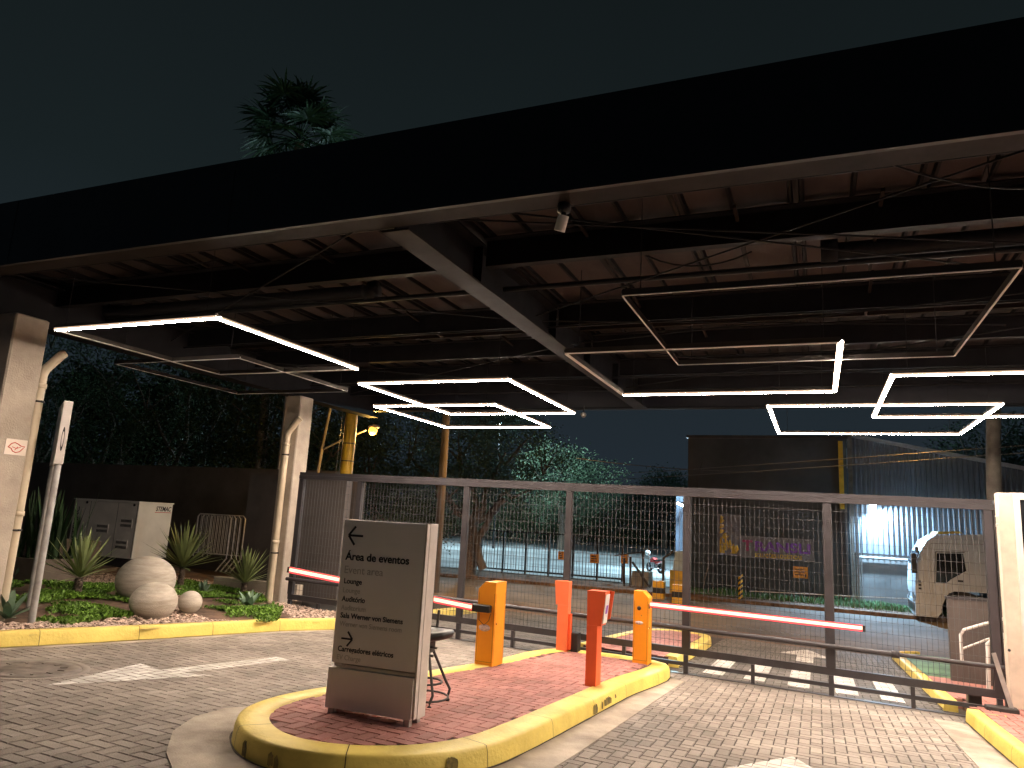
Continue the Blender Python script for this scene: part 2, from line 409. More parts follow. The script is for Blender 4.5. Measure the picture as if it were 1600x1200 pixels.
# kerbs
def kerb(name, path, wd, h, closed=False, side=1, m='kerb', fn=gnd, bev=.035, stain=None):
    n = len(path); P = [Vector(p) for p in path]; segs = []
    # subdivide for smooth curve
    Q = []
    rng = range(n) if closed else range(n-1)
    for i in rng:
        p0, p1, p2, p3 = P[(i-1)%n] if closed or i > 0 else P[i], P[i], P[(i+1)%n], P[(i+2)%n] if closed or i+2 < n else P[(i+1)%n]
        for k in range(6):
            t = k/6; Q.append(.5*((2*p1)+(-p0+p2)*t+(2*p0-5*p1+4*p2-p3)*t*t+(-p0+3*p1-3*p2+p3)*t**3))
    if not closed: Q.append(P[-1])
    n = len(Q); mb = MB(); prof = [(0, -.03), (.012, h-bev*1.3), (.02, h-bev*.6), (bev*.7, h-bev*.15), (bev*1.3, h), (wd, h+.002), (wd, -.03)]
    vs = []; k = len(prof)
    for i in range(n):
        a = Q[i-1] if (closed or i > 0) else Q[i]; c = Q[(i+1)%n] if (closed or i < n-1) else Q[i]
        d = (c-a).normalized(); nn = Vector((-d.y, d.x))*side
        for (o, z) in prof:
            p = Q[i]+nn*(o+ (noise.noise(Vector((Q[i].x*3, Q[i].y*3, z*5)))*.004))
            vs.append((p.x, p.y, fn(p.x, p.y)+z))
    fs = []
    for i in range(n if closed else n-1):
        for j in range(k-1):
            q = (i+1)%n; f = (i*k+j, q*k+j, q*k+j+1, i*k+j+1)
            fs.append(f if side < 0 else f[::-1])
    mb.add(vs, fs, True)
    if not closed: mb.add(vs[:k], [tuple(range(k))]); mb.add(vs[-k:], [tuple(range(k-1,-1,-1))])
    # dirty joints between the kerb stones and along the foot
    jb = MB(); acc = 0; L_ = 0
    for i in range(1, n if closed else n-1):
        acc += (Q[i]-Q[i-1]).length
        c_ = Q[(i+1)%n]; d = (c_-Q[i-1]).normalized(); nn = Vector((-d.y, d.x))*side
        if acc > 1.0:
            acc = 0; st_ = []
            for (o, z) in prof[:-1]:
                for s_ in (-.003, .003):
                    p = Q[i]+nn*(o-(.0035 if z < h-.01 else 0))+d*s_; st_.append((p.x, p.y, fn(p.x,p.y)+z+(.0035 if z > h-.02 else 0)))
            jb.add(st_, [(2*q,2*q+1,2*q+3,2*q+2) for q in range(len(prof)-2)])
    ft = []
    for i in range(n):
        a = Q[i-1] if (closed or i > 0) else Q[i]; c_ = Q[(i+1)%n] if (closed or i < n-1) else Q[i]
        d = (c_-a).normalized(); nn = Vector((-d.y, d.x))*side; w_ = .016+.012*noise.noise(Vector((Q[i].x*4, Q[i].y*4, 9)))
        for o in (-w_, .006): p = Q[i]+nn*o; ft.append((p.x, p.y, fn(p.x,p.y)+.0115))
    jb.add(ft, [(2*i, 2*i+1, (2*i+3)%(2*n), (2*i+2)%(2*n)) for i in range(n if closed else n-1)])
    jb.build('kerb_joint', MT['dirt'], kind='structure')
    return mb.build(name, MT[m], kind='structure')
kerb('island_kerb', ISLC, .25, .155, closed=True, side=1)
kerb('garden_kerb', GARK, .13, .17, side=1)
kerb('pavement_kerb', RK, .15, .16, side=1)
kerb('pavement_kerb', [(1.78,10.72),(2.0,10.74)], .12, .15, side=-1)
# beyond the gate
kerb('kerb', [(1.47,11.5),(1.44,13),(1.42,15),(1.40,17),(1.45,18.4),(1.9,19.0)], .17, .13, side=-1)
kerb('kerb', [(-2.0,11.75),(-1.98,14),(-2.0,15.6),(-2.2,16.3),(-2.7,16.4),(-3.2,16.2),(-3.5,15.2),(-3.6,13),(-3.62,11.75)], .2, .15, side=1)
isl2 = ccw([(-2.15,11.7),(-2.13,14),(-2.15,15.5),(-2.4,16.1),(-2.9,16.2),(-3.3,15.6),(-3.45,13),(-3.5,11.7)])
mb = MB(); pavers(mb, herring(-3.6,-2,11.6,16.3, lambda x,y: inpoly(x,y,isl2)), .145, fn=gz); mb.build('island_paving', MT['red_paver'], kind='structure')
mb = MB(); mb.prism(isl2, -.05, .137, gz); mb.build('island_bed', MT['red_mortar'], kind='structure')
mb = MB(); mb.prism(ccw([(1.6,11.9),(1.6,14.3),(3.4,14.3),(3.4,11.9)]), -.05, .12, gz); mb.build('pavement', MT['red_paver'], kind='structure')
mb = MB(); mb.prism(ccw([(1.6,14.3),(1.6,18.6),(9,18.8),(9,14.3)]), -.05, .10, gnd); mb.build('verge', MT['grass'], kind='structure')
kerb('kerb', [(-7.5,17.6),(-7.35,16.4),(-7.3,14),(-7.3,11.8)], .18, .14, side=-1)
# street beyond, parking lot, far verge
mb = MB(); mb.add([(-70,18.2,ZS),(60,18.2,ZS),(60,27.9,ZS),(-70,27.9,ZS)], [(0,1,2,3)]); mb.build('street', MT['asphalt'], kind='structure')
mb = MB()
mb.add([(-70,27.9,ZS+.12),(60,27.9,ZS+.12),(60,30.6,ZS+.14),(-70,30.6,ZS+.14),(-70,27.9,ZS-.05),(60,27.9,ZS-.05)], [(0,1,2,3),(4,5,1,0)])
mb.build('footpath', MT['earth'], kind='structure')
LOTC = [(-5.2,30.5),(-5.2,62),(-13,88),(-26,88),(-52,70),(-52,44),(-40,31.5)]
mb = MB(); mb.add([(x,y,ZS+.17+ (y-30)*.004) for x,y in ccw(LOTC)], [tuple(range(len(LOTC)))]); mb.build('parking_lot', MT['lot'], kind='structure')
for (a, b) in ((-5.6,-5.05),(-8.0,-7.8)): pass

# gutters (concrete)
mb = MB()
mb.prism(ccw([(-1.99,10.55),(-2.09,6.9),(-2.15,5.4),(-2.3,4.6),(-2.2,3.2),(-1.95,3.2),(-1.86,4.6),(-1.80,6.0),(-1.70,10.45)]), -.02, .006, gz)
mb.prism(ccw([(1.65,10.55),(1.66,8.2),(1.74,6.0),(1.86,3.4),(1.5,3.4),(1.38,6.0),(1.30,8.2),(1.24,10.6)]), -.02, .006, gz)
nose = [(-4.2,5.6),(-4.50,5.45),(-4.66,5.12),(-4.62,4.75),(-4.42,4.35),(-4.05,3.95),(-3.5,3.55),(-2.6,3.3),(-2.2,3.2),(-2.3,4.6),(-2.8,4.3),(-3.4,4.15),(-4.0,4.5),(-4.2,4.9)]
mb.prism(ccw(nose), -.02, .0075, gz)
mb.build('gutter', MT['gutter'], kind='structure')
mb = MB()
mb.prism(ccw([(x+.0,y) for x,y in GARK]+[(x+.12,y) for x,y in reversed(GARK)]), -.02, .005, gz)
mb.build('gutter', MT['gutter'], kind='structure')
# metal track of the sliding gate, flush in the ground
mb = MB(); mb.box(-9.2,2.2,11.08,11.22,-.02,.006); mb.shear(gz); mb.build('gate_track', MT['concrete'], kind='structure')

# painted markings: the painted part of each paver's top
def marking(name, polys, rr, up=0.0):
    mb = MB(); g = .0075
    for (a, b, c, d) in rr:
        q = [(a+g,c+g),(b-g,c+g),(b-g,d-g),(a+g,d-g)]
        for P in polys:
            k = clip(q, P)
            if len(k) > 2:
                mb.add([(x,y,gnd(x,y)+up+.0032) for x,y in k], [tuple(range(len(k)))])
    # paint that ran into the joints
    for P in polys: mb.add([(x,y,gnd(x,y)-.0045) for x,y in P], [tuple(range(len(P)))])
    mb.build(name, MT['mark'], kind='structure')
near = rects
marking('painted_arrow', [ccw([(-6.27,4.66),(-6.62,5.95),(-6.13,5.85)]), ccw([(-6.27,4.66),(-6.13,5.85),(-5.72,6.08)]), ccw([(-6.25,5.8),(-6.08,7.46),(-5.84,7.42),(-6.0,5.8)])], near)
marking('painted_arrow', [ccw([(-.24,7.25),(-.75,6.35),(.25,6.35)]), ccw([(-.36,6.36),(-.36,4.2),(-.12,4.2),(-.12,6.36)])], near)
marking('painted_arrow', [ccw([(-.25,17.5),(-.75,16.1),(.2,16.1)]), ccw([(-.42,16.12),(-.42,14.95),(-.12,14.95),(-.12,16.12)])], near)
cw = []
for x in (-1.62,-1.04,-.44,.19,.76): cw.append(ccw([(x,11.6),(x+.29,11.6),(x+.29,14.4),(x,14.4)]))
marking('crosswalk', cw, near)
# round manhole cover in the forecourt
mc = atG(45, 1046)
t = empty('manhole_cover', (mc.x, mc.y, gz(mc.x,mc.y)), 'round iron manhole cover set in the grey pavers by the yellow garden kerb', 'manhole cover')
mb = MB(); mb.lathe([(.52,-.01),(.52,.008),(.46,.009),(.45,.004)], (mc.x,mc.y,0), 40); mb.shear(gz); mb.build('frame', MT['paver'], t)
mb = MB(); mb.lathe([(.44,.0),(.44,.010),(.34,.011),(.33,.006),(.24,.006),(.23,.011),(.02,.011)], (mc.x,mc.y,0), 40)
for k in range(12):
    a = k*math.pi/6; mb.beam((mc.x+.26*math.cos(a), mc.y+.26*math.sin(a), .011),(mc.x+.32*math.cos(a), mc.y+.32*math.sin(a), .011), .02, .006)
mb.shear(gz); mb.build('lid', MT['manhole'], t)
# dark tyre scuffs on the faces of the island kerb
def scuffs(path, spans):
    P = [Vector(p) for p in path]; n = len(P); Q = []
    for i in range(n):
        p0, p1, p2, p3 = P[i-1], P[i], P[(i+1)%n], P[(i+2)%n]
        for k in range(150):
            t = k/150; Q.append(.5*((2*p1)+(-p0+p2)*t+(2*p0-5*p1+4*p2-p3)*t*t+(-p0+3*p1-3*p2+p3)*t**3))
    mb = MB()
    for (cx, cy, L, z0, z1) in spans:
        i0 = min(range(len(Q)), key=lambda i: (Q[i]-Vector((cx,cy))).length); acc = 0; i = i0; strip = []
        while acc < L:
            q, r = Q[i%len(Q)], Q[(i+1)%len(Q)]; d = (r-q).normalized(); nn = Vector((-d.y, d.x)); acc += (r-q).length; i += 1
            fr = math.sin(math.pi*min(1, acc/L))**.4; zz0 = z0+.012*noise.noise(Vector((acc*60,cx,1))); zz1 = z0+(z1-z0)*(.55+.45*fr)*(1+.35*noise.noise(Vector((acc*45,cy,3))))
            for z in (zz0, zz1):
                o = -.004 if z < .1 else -.004+(z-.1)*.35
                p = q+nn*o; strip.append((p.x, p.y, gz(p.x,p.y)+z))
        fs = [(2*k, 2*k+2, 2*k+3, 2*k+1) for k in range(len(strip)//2-1)]; mb.add(strip, fs)
    mb.build('tyre_marks', MT['stain'], kind='structure')
scuffs(ISLC, [(-3.62,4.20,.07,.02,.115),(-3.33,4.13,.05,.03,.11),(-3.28,4.12,.04,.0,.10),(-2.33,4.72,.10,.05,.125),(-2.075,7.35,.14,.02,.11),(-2.07,7.62,.05,.03,.10),(-2.07,7.72,.26,.045,.118),(-2.06,8.1,.05,.07,.11)])

# ================================================================== CANOPY
XL, XR, YF, YR, ZU = -10.0, 9.5, 4.60, 14.45, 3.90
can = empty('canopy', (0, 9.5, 3.9), 'large dark steel canopy over the driveway carried by two concrete columns', 'canopy')
mb = MB(); mb.box(XL,XR,YF-.012,YF+.03,ZU+.0,4.62); mb.box(XL-.03,XL+.012,YF+.03,YR,ZU-.02,4.62); mb.box(XL+.012,XR,YR,YR+.04,ZU-.0,4.62)
fa = mb.build('fascia', MT['fascia'], can)
for x in range(-8, 10, 3):
    mb = MB(); mb.box(x+.2,x+.208,YF-.0155,YF-.0125,ZU+.01,4.61); mb.build('panel_joint', MT['black'], fa)
mb = MB(); mb.box(XL+.02,XR,YF+.031,YF+.24,ZU+.001,ZU+.03); mb.box(XL+.02,XR,YF+.232,YF+.262,ZU+.03,ZU+.12)
mb.build('fascia_flange', MT['trim'], can)
mb = MB(); mb.box(XL+.02,XR,YR-.16,YR-.002,ZU+.001,ZU+.03); mb.build('rear_flange', MT['purlin'], can)
# roof sheets with standing ribs running front to back
mb = MB(); zr = 4.42
x = XL+.05
while x < XR-.1:
    wv = .98
    mb.add([(x,YF+.03,zr),(x+wv,YF+.03,zr),(x+wv,YR,zr),(x,YR,zr)], [(3,2,1,0)])
    for rx in (0.0,.09,.49):
        mb.mi = 1; q = x+rx; mb.add([(q-.022,YF+.03,zr),(q-.012,YF+.03,zr-.045),(q+.012,YF+.03,zr-.045),(q+.022,YF+.03,zr),(q-.022,YR,zr),(q-.012,YR,zr-.045),(q+.012,YR,zr-.045),(q+.022,YR,zr)], [(0,4,5,1),(1,5,6,2),(2,6,7,3)])
    mb.mi = 0; x += .98
mb.add([(XL,YF+.03,4.60),(XR,YF+.03,4.60),(XR,YR,4.60),(XL,YR,4.60)], [(0,1,2,3)])
mb.build('roof_sheet', [MT['roof'], MT['roof_rib']], can)
# purlins: Z-sections across the canopy, split at the girder
for y in (6.37, 8.67, 10.27, 11.94, 13.3):
    for xa, xb in ((XL+.05, -3.36), (-3.08, XR)):
        mb = MB(); h = .28
        mb.box(xa,xb,y,y+.012,zr-.05-h,zr-.05); mb.box(xa,xb,y+.012,y+.10,zr-.05-h,zr-.038-h); mb.box(xa,xb,y-.09,y,zr-.062,zr-.05)
        mb.build('purlin', MT['purlin'], can)
# conduits and secondary bars (thin lines) running across
for y, z, r in ((7.15, 4.10, .03), (8.6, 4.05, .014), (5.35, 4.15, .012), (11.9, 4.05, .016)):
    mb = MB(); mb.tube([(XL+.1,y,z),(XR,y,z)], r, 6); mb.build('conduit', MT['black_pipe'], can)
for y in (9.6, 12.6):
    mb = MB(); mb.box(XL+.05,-3.36,y,y+.07,zr-.15,zr-.055); mb.build('batten', MT['trim'], can)
    mb = MB(); mb.box(-3.08,XR,y,y+.07,zr-.15,zr-.055); mb.build('batten', MT['trim'], can)
# main girder
mb = MB(); gx0, gx1 = -3.35, -3.09
mb.box(gx0,gx1,YF+.27,YR-.17,ZU-.02,ZU+.0); mb.mi=1; mb.box(-3.23,-3.21,YF+.27,YR-.17,ZU,ZU+.40); mb.box(gx0,gx1,YF+.27,YR-.17,ZU+.40,ZU+.42)
for y in (6.35,8.67,10.27,11.94): mb.box(gx0+.02,-3.23,y-.006,y+.006,ZU,ZU+.4); mb.box(-3.21,gx1-.02,y-.006,y+.006,ZU,ZU+.4)
mb.build('girder', [MT['girder'], MT['purlin']], can)  # one paint: lit flange and shaded web put into two colours
mb = MB(); gx0, gx1 = -9.75, -9.45
mb.box(gx0,gx1,YF+.27,YR-.17,ZU-.17,ZU-.15); mb.box(-9.61,-9.59,YF+.27,YR-.17,ZU-.15,ZU+.40); mb.box(gx0,gx1,YF+.27,YR-.17,ZU+.40,ZU+.42)
mb.build('girder', MT['purlin'], can)
mb = MB(); gx0, gx1 = 5.1, 5.36
mb.box(gx0,gx1,YF+.27,YR-.17,ZU-.02,ZU); mb.box(5.22,5.24,YF+.27,YR-.17,ZU,ZU+.4); mb.build('girder', MT['girder'], can)
# bracing rods and struts
def rod(a, b, r=.009, nm='brace_rod', m='black_pipe'):
    mb = MB(); mb.tube([a, b], r, 5); mb.build(nm, MT[m], can)
rod((-3.1,7.9,4.0),(1.6,4.95,4.05)); rod((-2.7,4.9,4.05),(2.6,7.9,3.98)); rod((-3.4,8.0,4.0),(-8.9,4.95,4.05)); rod((-3.4,4.9,4.05),(-9.2,8.0,4.0))
rod((-3.1,9.4,3.98),(2.2,12.5,3.98)); rod((-3.1,12.5,3.98),(2.2,9.4,3.98)); rod((-3.4,9.4,3.98),(-9.0,12.5,3.98)); rod((-3.4,12.5,3.98),(-9.0,9.4,3.98))
rod((-3.1,4.95,4.02),(5,8.0,3.98)); rod((2.2,7.9,4.0),(5.1,4.9,4.05)); rod((-3.1,8.1,3.99),(2.0,9.3,3.99)); rod((-3.1,9.3,3.99),(2.0,8.1,3.99))
for xx, y0, y1 in ((-1.05,4.9,5.92),(-.1,5.0,5.92),(1.2,4.9,5.92),(-2.0,6.1,8.0),(-.6,6.1,8.0),(.55,6.1,8.0),(1.9,6.1,8.0),(-2.0,8.1,9.4),(.6,8.1,9.4),(-1.4,9.6,11),(-6.2,6.1,8.0),(-5.0,6.1,8.0),(-5.2,8.1,9.4),(-6.4,4.9,5.92),(-4.4,9.6,11)):
    mb = MB(); mb.beam((xx,y0,zr-.10),(xx,y1,zr-.2),.03,.03); mb.build('strut', MT['trim'], can)
# round ducts ending in a cap
mb = MB(); mb.tube([(.15,7.15,4.22),(XR,7.15,4.22)], .085, 14); mb.lathe([(.01,-.03),(.12,-.03),(.12,.12),(.01,.12)], (.12,7.15,4.22), 16, 'x'); mb.build('rain_pipe', MT['black_pipe'], can)
mb = MB(); mb.tube([(-4.95,7.15,4.22),(-9.9,7.15,4.22)], .085, 14); mb.lathe([(.01,-.12),(.12,-.12),(.12,.03),(.01,.03)], (-4.95,7.15,4.22), 16, 'x'); mb.build('rain_pipe', MT['black_pipe'], can)
# sagging loose cables
for a, b, sag in (((-1.6,6.55,4.2),(-.5,6.65,4.1),.16),((.3,4.95,4.1),(1.6,5.9,4.1),.1),((-6.8,4.95,4.1),(-5.9,5.6,4.15),.12)):
    a, b = Vector(a), Vector(b); mb = MB(); mb.tube([a.lerp(b, t/8)+Vector((0,0,-sag*4*(t/8)*(1-t/8))) for t in range(9)], .008, 5); mb.build('loose_cable', MT['black_pipe'], can)
# columns + rain pipes: parts of the canopy
def column(x0, x1, y0, y1, zb, pipe, zp):
    mb = MB(); mb.bbox(x0,x1,y0,y1,zb,ZU-.172,.018); c = mb.build('column', MT['column'], can)
    mb = MB(); mb.tube(pipe, .058, 14); 
    for zc in zp: mb.lathe([(.058,-.03),(.068,-.03),(.068,.03),(.058,.03)], (pipe[0][0],pipe[0][1],zc), 14)
    d = mb.build('rain_pipe', MT['pipe'], can)
    for zc in zp:
        mb = MB(); mb.lathe([(.0585,-.012),(.072,-.012),(.072,.012),(.0585,.012)], (pipe[0][0],pipe[0][1],zc-.2), 14); mb.box(pipe[0][0]-.01,pipe[0][0]+.09,pipe[0][1]-.012,pipe[0][1]+.012,zc-.212,zc-.188)
        mb.build('clamp', MT['steel_dark'], d)
column(-9.36,-9.0,5.52,5.95,gz(-9.2,5.8), [(-9.09,6.03,-.1),(-9.09,6.03,3.05),(-9.09,6.06,3.13),(-9.09,6.22,3.34),(-9.09,6.26,3.38)], (1.3,2.9))
column(-9.66,-9.30,11.30,11.70,gz(-9.5,11.5)-.1, [(-9.46,11.22,-.4),(-9.46,11.22,2.88),(-9.45,11.22,2.97),(-9.27,11.24,3.22),(-9.22,11.25,3.27)], (.9,2.75))

# ================================================================== LIGHT FRAMES
def light_frame(x0, x1, y0, y1, z, lit, label, cables=True):
    t = empty('light_frame', ((x0+x1)/2,(y0+y1)/2,z), label, 'light frame', 'square light frames hung under the canopy')
    w_ = .048 if lit else .020; E = {'front': ((x0,y0),(x1,y0)), 'right': ((x1,y0),(x1,y1)), 'back': ((x1,y1),(x0,y1)), 'left': ((x0,y1),(x0,y0))}
    for k, (a, b) in E.items():
        mb = MB()
        if k in ('front','back'): s = 1 if k == 'front' else -1; bx = (x0,x1,a[1]-w_/2,a[1]+w_/2)
        else: bx = (a[0]-w_/2,a[0]+w_/2,y0+w_/2,y1-w_/2)
        mb.box(*bx, z+.022, z+.05)
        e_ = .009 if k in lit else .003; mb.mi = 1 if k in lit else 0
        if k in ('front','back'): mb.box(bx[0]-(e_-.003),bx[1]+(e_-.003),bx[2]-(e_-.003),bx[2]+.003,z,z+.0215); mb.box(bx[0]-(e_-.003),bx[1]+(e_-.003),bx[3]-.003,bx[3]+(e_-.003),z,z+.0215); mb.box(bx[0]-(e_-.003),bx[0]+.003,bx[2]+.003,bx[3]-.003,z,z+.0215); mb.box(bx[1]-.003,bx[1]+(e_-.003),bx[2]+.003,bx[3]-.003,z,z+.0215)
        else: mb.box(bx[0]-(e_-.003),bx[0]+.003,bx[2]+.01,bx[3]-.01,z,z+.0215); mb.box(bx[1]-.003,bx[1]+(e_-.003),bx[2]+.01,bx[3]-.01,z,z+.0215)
        h = mb.build('profile', [MT['housing'], MT['led_halo']], t)
        mb = MB(); mb.box(bx[0]+.004,bx[1]-.004,bx[2]+(.004 if k in ('front','back') else 0),bx[3]-(.004 if k in ('front','back') else 0),z-.007,z+.021); mb.build('diffuser', MT['led'] if k in lit else MT['diff_off'], h)
    if cables:
        for cx, cy in ((x0+.15,y0),(x1-.15,y0),(x0+.15,y1),(x1-.15,y1)):
            mb = MB(); mb.tube([(cx,cy,z+.05),(cx,cy,zr-.06)], .004, 4); mb.build('suspension_cable', MT['black_pipe'], t)
ALL = ('front','back','left','right')
ZL = 3.40
light_frame(-7.98,-5.58,5.36,7.85,ZL,('front','right'),'light frame left of the girder nearest the left column, lit on only two sides')
light_frame(-9.05,-6.80,6.98,9.35,ZL,(),'unlit light frame hanging furthest left, between the two concrete columns')
light_frame(-6.20,-3.80,8.78,11.72,ZL,ALL,'fully lit light frame left of the girder, the higher of the overlapping pair')
light_frame(-7.22,-4.88,10.75,13.50,ZL,ALL,'fully lit light frame left of the girder, the lower one of the overlapping pair')
light_frame(-1.43,1.31,5.55,8.19,ZL,(),'large unlit light frame nearest the viewer under the right half of the canopy')
light_frame(-2.54,.25,7.43,10.06,ZL,('back','right'),'light frame right of the girder, lit on only its back and right sides')
light_frame(.84,3.6,9.12,12.31,ZL,ALL,'fully lit light frame running out of the picture at the right edge')
light_frame(-.62,2.30,11.18,14.30,ZL,ALL,'fully lit light frame hanging lowest in view, above the gate at right')
light_frame(3.1,5.9,5.2,7.9,ZL,ALL,'fully lit light frame outside the right edge of the view near the front')
light_frame(6.2,8.8,7.2,9.9,ZL,ALL,'fully lit light frame farthest to the right beyond the picture')

# small devices hung from the canopy
cm = empty('ceiling_spotlight', (-1.72,4.86,ZU), 'small white cylindrical spotlight hanging from the front canopy beam', 'spotlight')
mb = MB(); mb.lathe([(.01,0),(.05,0),(.05,-.06),(.02,-.07)], (-1.70,4.80,ZU-.002), 16); mb.tube([(-1.70,4.80,ZU-.06),(-1.70,4.80,ZU-.1)], .02, 8); mb.build('bracket', MT['black'], cm)
mb = MB(); mb.tube([(-1.70,4.80,ZU-.09),(-1.74,4.83,ZU-.20)], .042, 16); mb.build('body', MT['white'], cm)
p = atY(912,648,13.9)
cm = empty('security_camera', (p.x,13.9,ZU), 'tiny security camera hanging from the rear edge of the canopy', 'camera')
mb = MB(); mb.tube([(p.x,13.9,ZU),(p.x,13.9,p.z+.05)], .012, 6); mb.build('bracket', MT['black'], cm)
mb = MB(); mb.sphere((p.x,13.9,p.z), .055, 12, 8); mb.build('dome', MT['galv'], cm)

# ================================================================== SLIDING GATE
GY = 11.15
def gsl(x, y): return 0
def gate_z(mb):
    out = []
    for x, y, z in mb.v:
        t = max(0, min(1, (z+.6)/2.75)); out.append((x, y, z-.0207*x*(1-t*.62)))
    mb.v = out; return mb
gt = empty('sliding_gate', (-3.6, GY, gz(-3.6,GY)), 'long dark grey sliding gate with welded wire mesh closing the driveway', 'gate')
GX0, GX1 = -8.98, 2.10
def gp(name, boxes, m='steel_gate'):
    mb = MB()
    for b in boxes: mb.box(*b)
    # subdivide long members so the slope is smooth: beams are linear anyway
    return gate_z(mb).build(name, MT[m], gt)
gp('top_rail', [(GX0,GX1,GY-.05,GY+.05,2.02,2.09)]); gp('top_track', [(GX0,GX1,GY-.035,GY+.035,2.093,2.15)])
gp('middle_rail', [(GX0,GX1,GY-.025,GY+.025,-.265,-.17)]); gp('lower_rail', [(GX0,GX1,GY-.025,GY+.025,-.42,-.37)]); gp('bottom_rail', [(GX0,GX1,GY-.045,GY+.045,-.60,-.525)])
posts = (-8.93,-7.62,-5.47,-3.64,-1.79,.13,2.04)
for x in posts:
    gp('post', [(x-.05,x+.05,GY-.04,GY+.04,-.168,2.018)])
    gp('post', [(x-.032,x+.032,GY-.03,GY+.03,-.523,-.267)])
for x in (-8.3,-6.5,-4.5,-2.7,-.87,1.09): gp('short_post', [(x-.025,x+.025,GY-.03,GY+.03,-.523,-.267)])
mb = MB(); mb.tube([(GX0,GY-.10,.115),(.9,GY-.10,.115)], .034, 10); mb.tube([(.8,GY-.10,.115),(GX1,GY-.10,.115)], .028, 10)
mb.lathe([(.034,-.05),(.046,-.05),(.046,.05),(.034,.05)], (.9,GY-.10,.115), 12, 'x')
for x in posts: mb.box(x-.02,x+.02,GY-.10,GY-.04,.10,.13)
gate_z(mb).build('push_bar', MT['steel_gate'], gt)
for i in range(len(posts)-1):
    a, b = posts[i]+.05, posts[i+1]-.05; mb = MB(); r = .0024
    mb.box(a,a+.012,GY-.006,GY+.006,-.17,2.02); mb.box(b-.012,b,GY-.006,GY+.006,-.17,2.02)
    n = int((b-a)/.064); 
    for k in range(1, n):
        x = a+(b-a)*k/n + random.uniform(-.002,.002); mb.box(x-r,x+r,GY-r,GY+r,-.17,2.02)
    z = -.08
    while z < 2.0:
        mb.box(a,b,GY+r,GY+3*r,z-r,z+r); z += .142
    gate_z(mb).build('mesh_panel', MT['wire'], gt)
gp('end_plate', [(2.10,2.115,GY-.05,GY+.05,-.53,2.09)], 'steel_dark')
mb = MB(); mb.beam((1.98,GY-.16,.25),(2.16,GY-.16,-.50),.05,.012,(0,1,0)); mb.build('guard_plate', MT['sign_post'], gt)
# gate motor box and hinge side bits
t = empty('gate_motor', (2.0,GY-.3,gz(2,GY-.3)), 'dark box at the foot of the cream gate post housing the gate motor', 'motor box')
mb = MB(); mb.bbox(1.86,2.2,10.93,11.08,-.56,-.37,.01); mb.build('housing', MT['steel_dark'], t)
mb = MB(); mb.bbox(1.72,1.87,11.24,11.40,-.58,-.30,.01); mb.build('roller_bracket', MT['steel_dark'], t)
# cream gate post + latch
t = empty('gate_post', (2.32,11.6,gz(2.3,11.6)), 'cream painted square post where the sliding gate closes', 'post')
mb = MB(); mb.bbox(2.22,2.40,11.45,11.62,-.62,2.25,.012); mb.build('shaft', MT['post_cream'], t)
mb = MB(); mb.box(2.12,2.22,11.50,11.54,1.80,1.84); mb.box(2.12,2.22,11.5,11.54,1.93,1.95); mb.build('catch', MT['white'], t)
mb = MB(); mb.sphere((2.235,11.44,.25), .018, 8, 6); mb.build('bolt', MT['steel_dark'], t)
# guard booth at right edge
bt = empty('guard_booth', (4.2,12.6,gz(4.2,12.6)), 'guard booth with a white framed dark window cut off by the right edge', 'booth')
mb = MB(); mb.box(2.50,6.2,11.90,14.5,-.7,.10); mb.build('wall', MT['post_cream'], bt)
mb = MB(); mb.box(2.46,2.56,11.86,11.96,.10,2.28); mb.box(2.56,6.2,11.86,11.96,2.19,2.28); mb.box(2.56,6.2,11.84,11.98,.10,.17); mb.box(4.2,4.28,11.86,11.96,.17,2.19); mb.build('window_frame', MT['white'], bt)
mb = MB(); mb.box(2.56,6.2,11.90,11.905,.17,2.19); mb.build('glass', MT['glass'], bt)
mb = MB(); mb.box(2.6,6.2,11.97,14.5,2.20,2.26); mb.build('roof', MT['steel_dark'], bt)
# ramp wall with handrail
t = empty('ramp_wall', (2.6,14.1,gz(2.6,14)), 'low grey ribbed metal wall behind the gate beside the ramp handrail', 'wall')
mb = MB(); mb.box(1.93,5.2,14.05,14.12,-.72,.66)
x = 1.95
while x < 5.1: mb.box(x,x+.03,14.035,14.05,-.72,.66); x += .125
mb.build('panel', MT['greywall'], t)
mb = MB(); mb.box(1.91,5.2,14.03,14.14,.662,.70); mb.build('coping', MT['steel_gate'], t)
t = empty('handrail', (2.3,13.6,gz(2.3,13.6)), 'white tubular handrail in front of the grey ribbed ramp wall', 'handrail')
def hr(px, py, Y=13.6): return atY(px, py, Y)
mb = MB(); mb.tube([hr(1503,1032),hr(1501,992),hr(1506,984),hr(1548,972),hr(1600,958)], .024, 8); mb.build('top_rail', MT['rail_white'], t)
mb = MB(); mb.tube([hr(1503,1014),hr(1548,997),hr(1600,980)], .016, 8); mb.build('lower_rail', MT['rail_white'], t)
mb = MB(); mb.tube([hr(1545,1080,13.2),hr(1543,1006,13.2),hr(1550,1000,13.2),hr(1600,988,13.2)], .03, 8); mb.build('rail_post', MT['rail_white'], t)

# grey wall stub and black wall at left
mb = MB(); mb.box(-10.9,-9.60,13.5,13.72,-.5,2.30); mb.build('boundary_wall', MT['greywall'], label='short grey rendered wall behind the left end of the sliding gate', cat='wall')
mb = MB(); mb.box(-42,-15.0,20.5,20.75,-.9,2.86); mb.build('boundary_wall', MT['blackwall'], label='long black boundary wall behind the white generator and garden', cat='wall')
mb = MB(); mb.box(-15.0,-11.2,16.4,16.6,-.9,2.45); mb.build('boundary_wall', MT['blackwall'], label='dark wall section between the black boundary wall and the yellow pole', cat='wall')

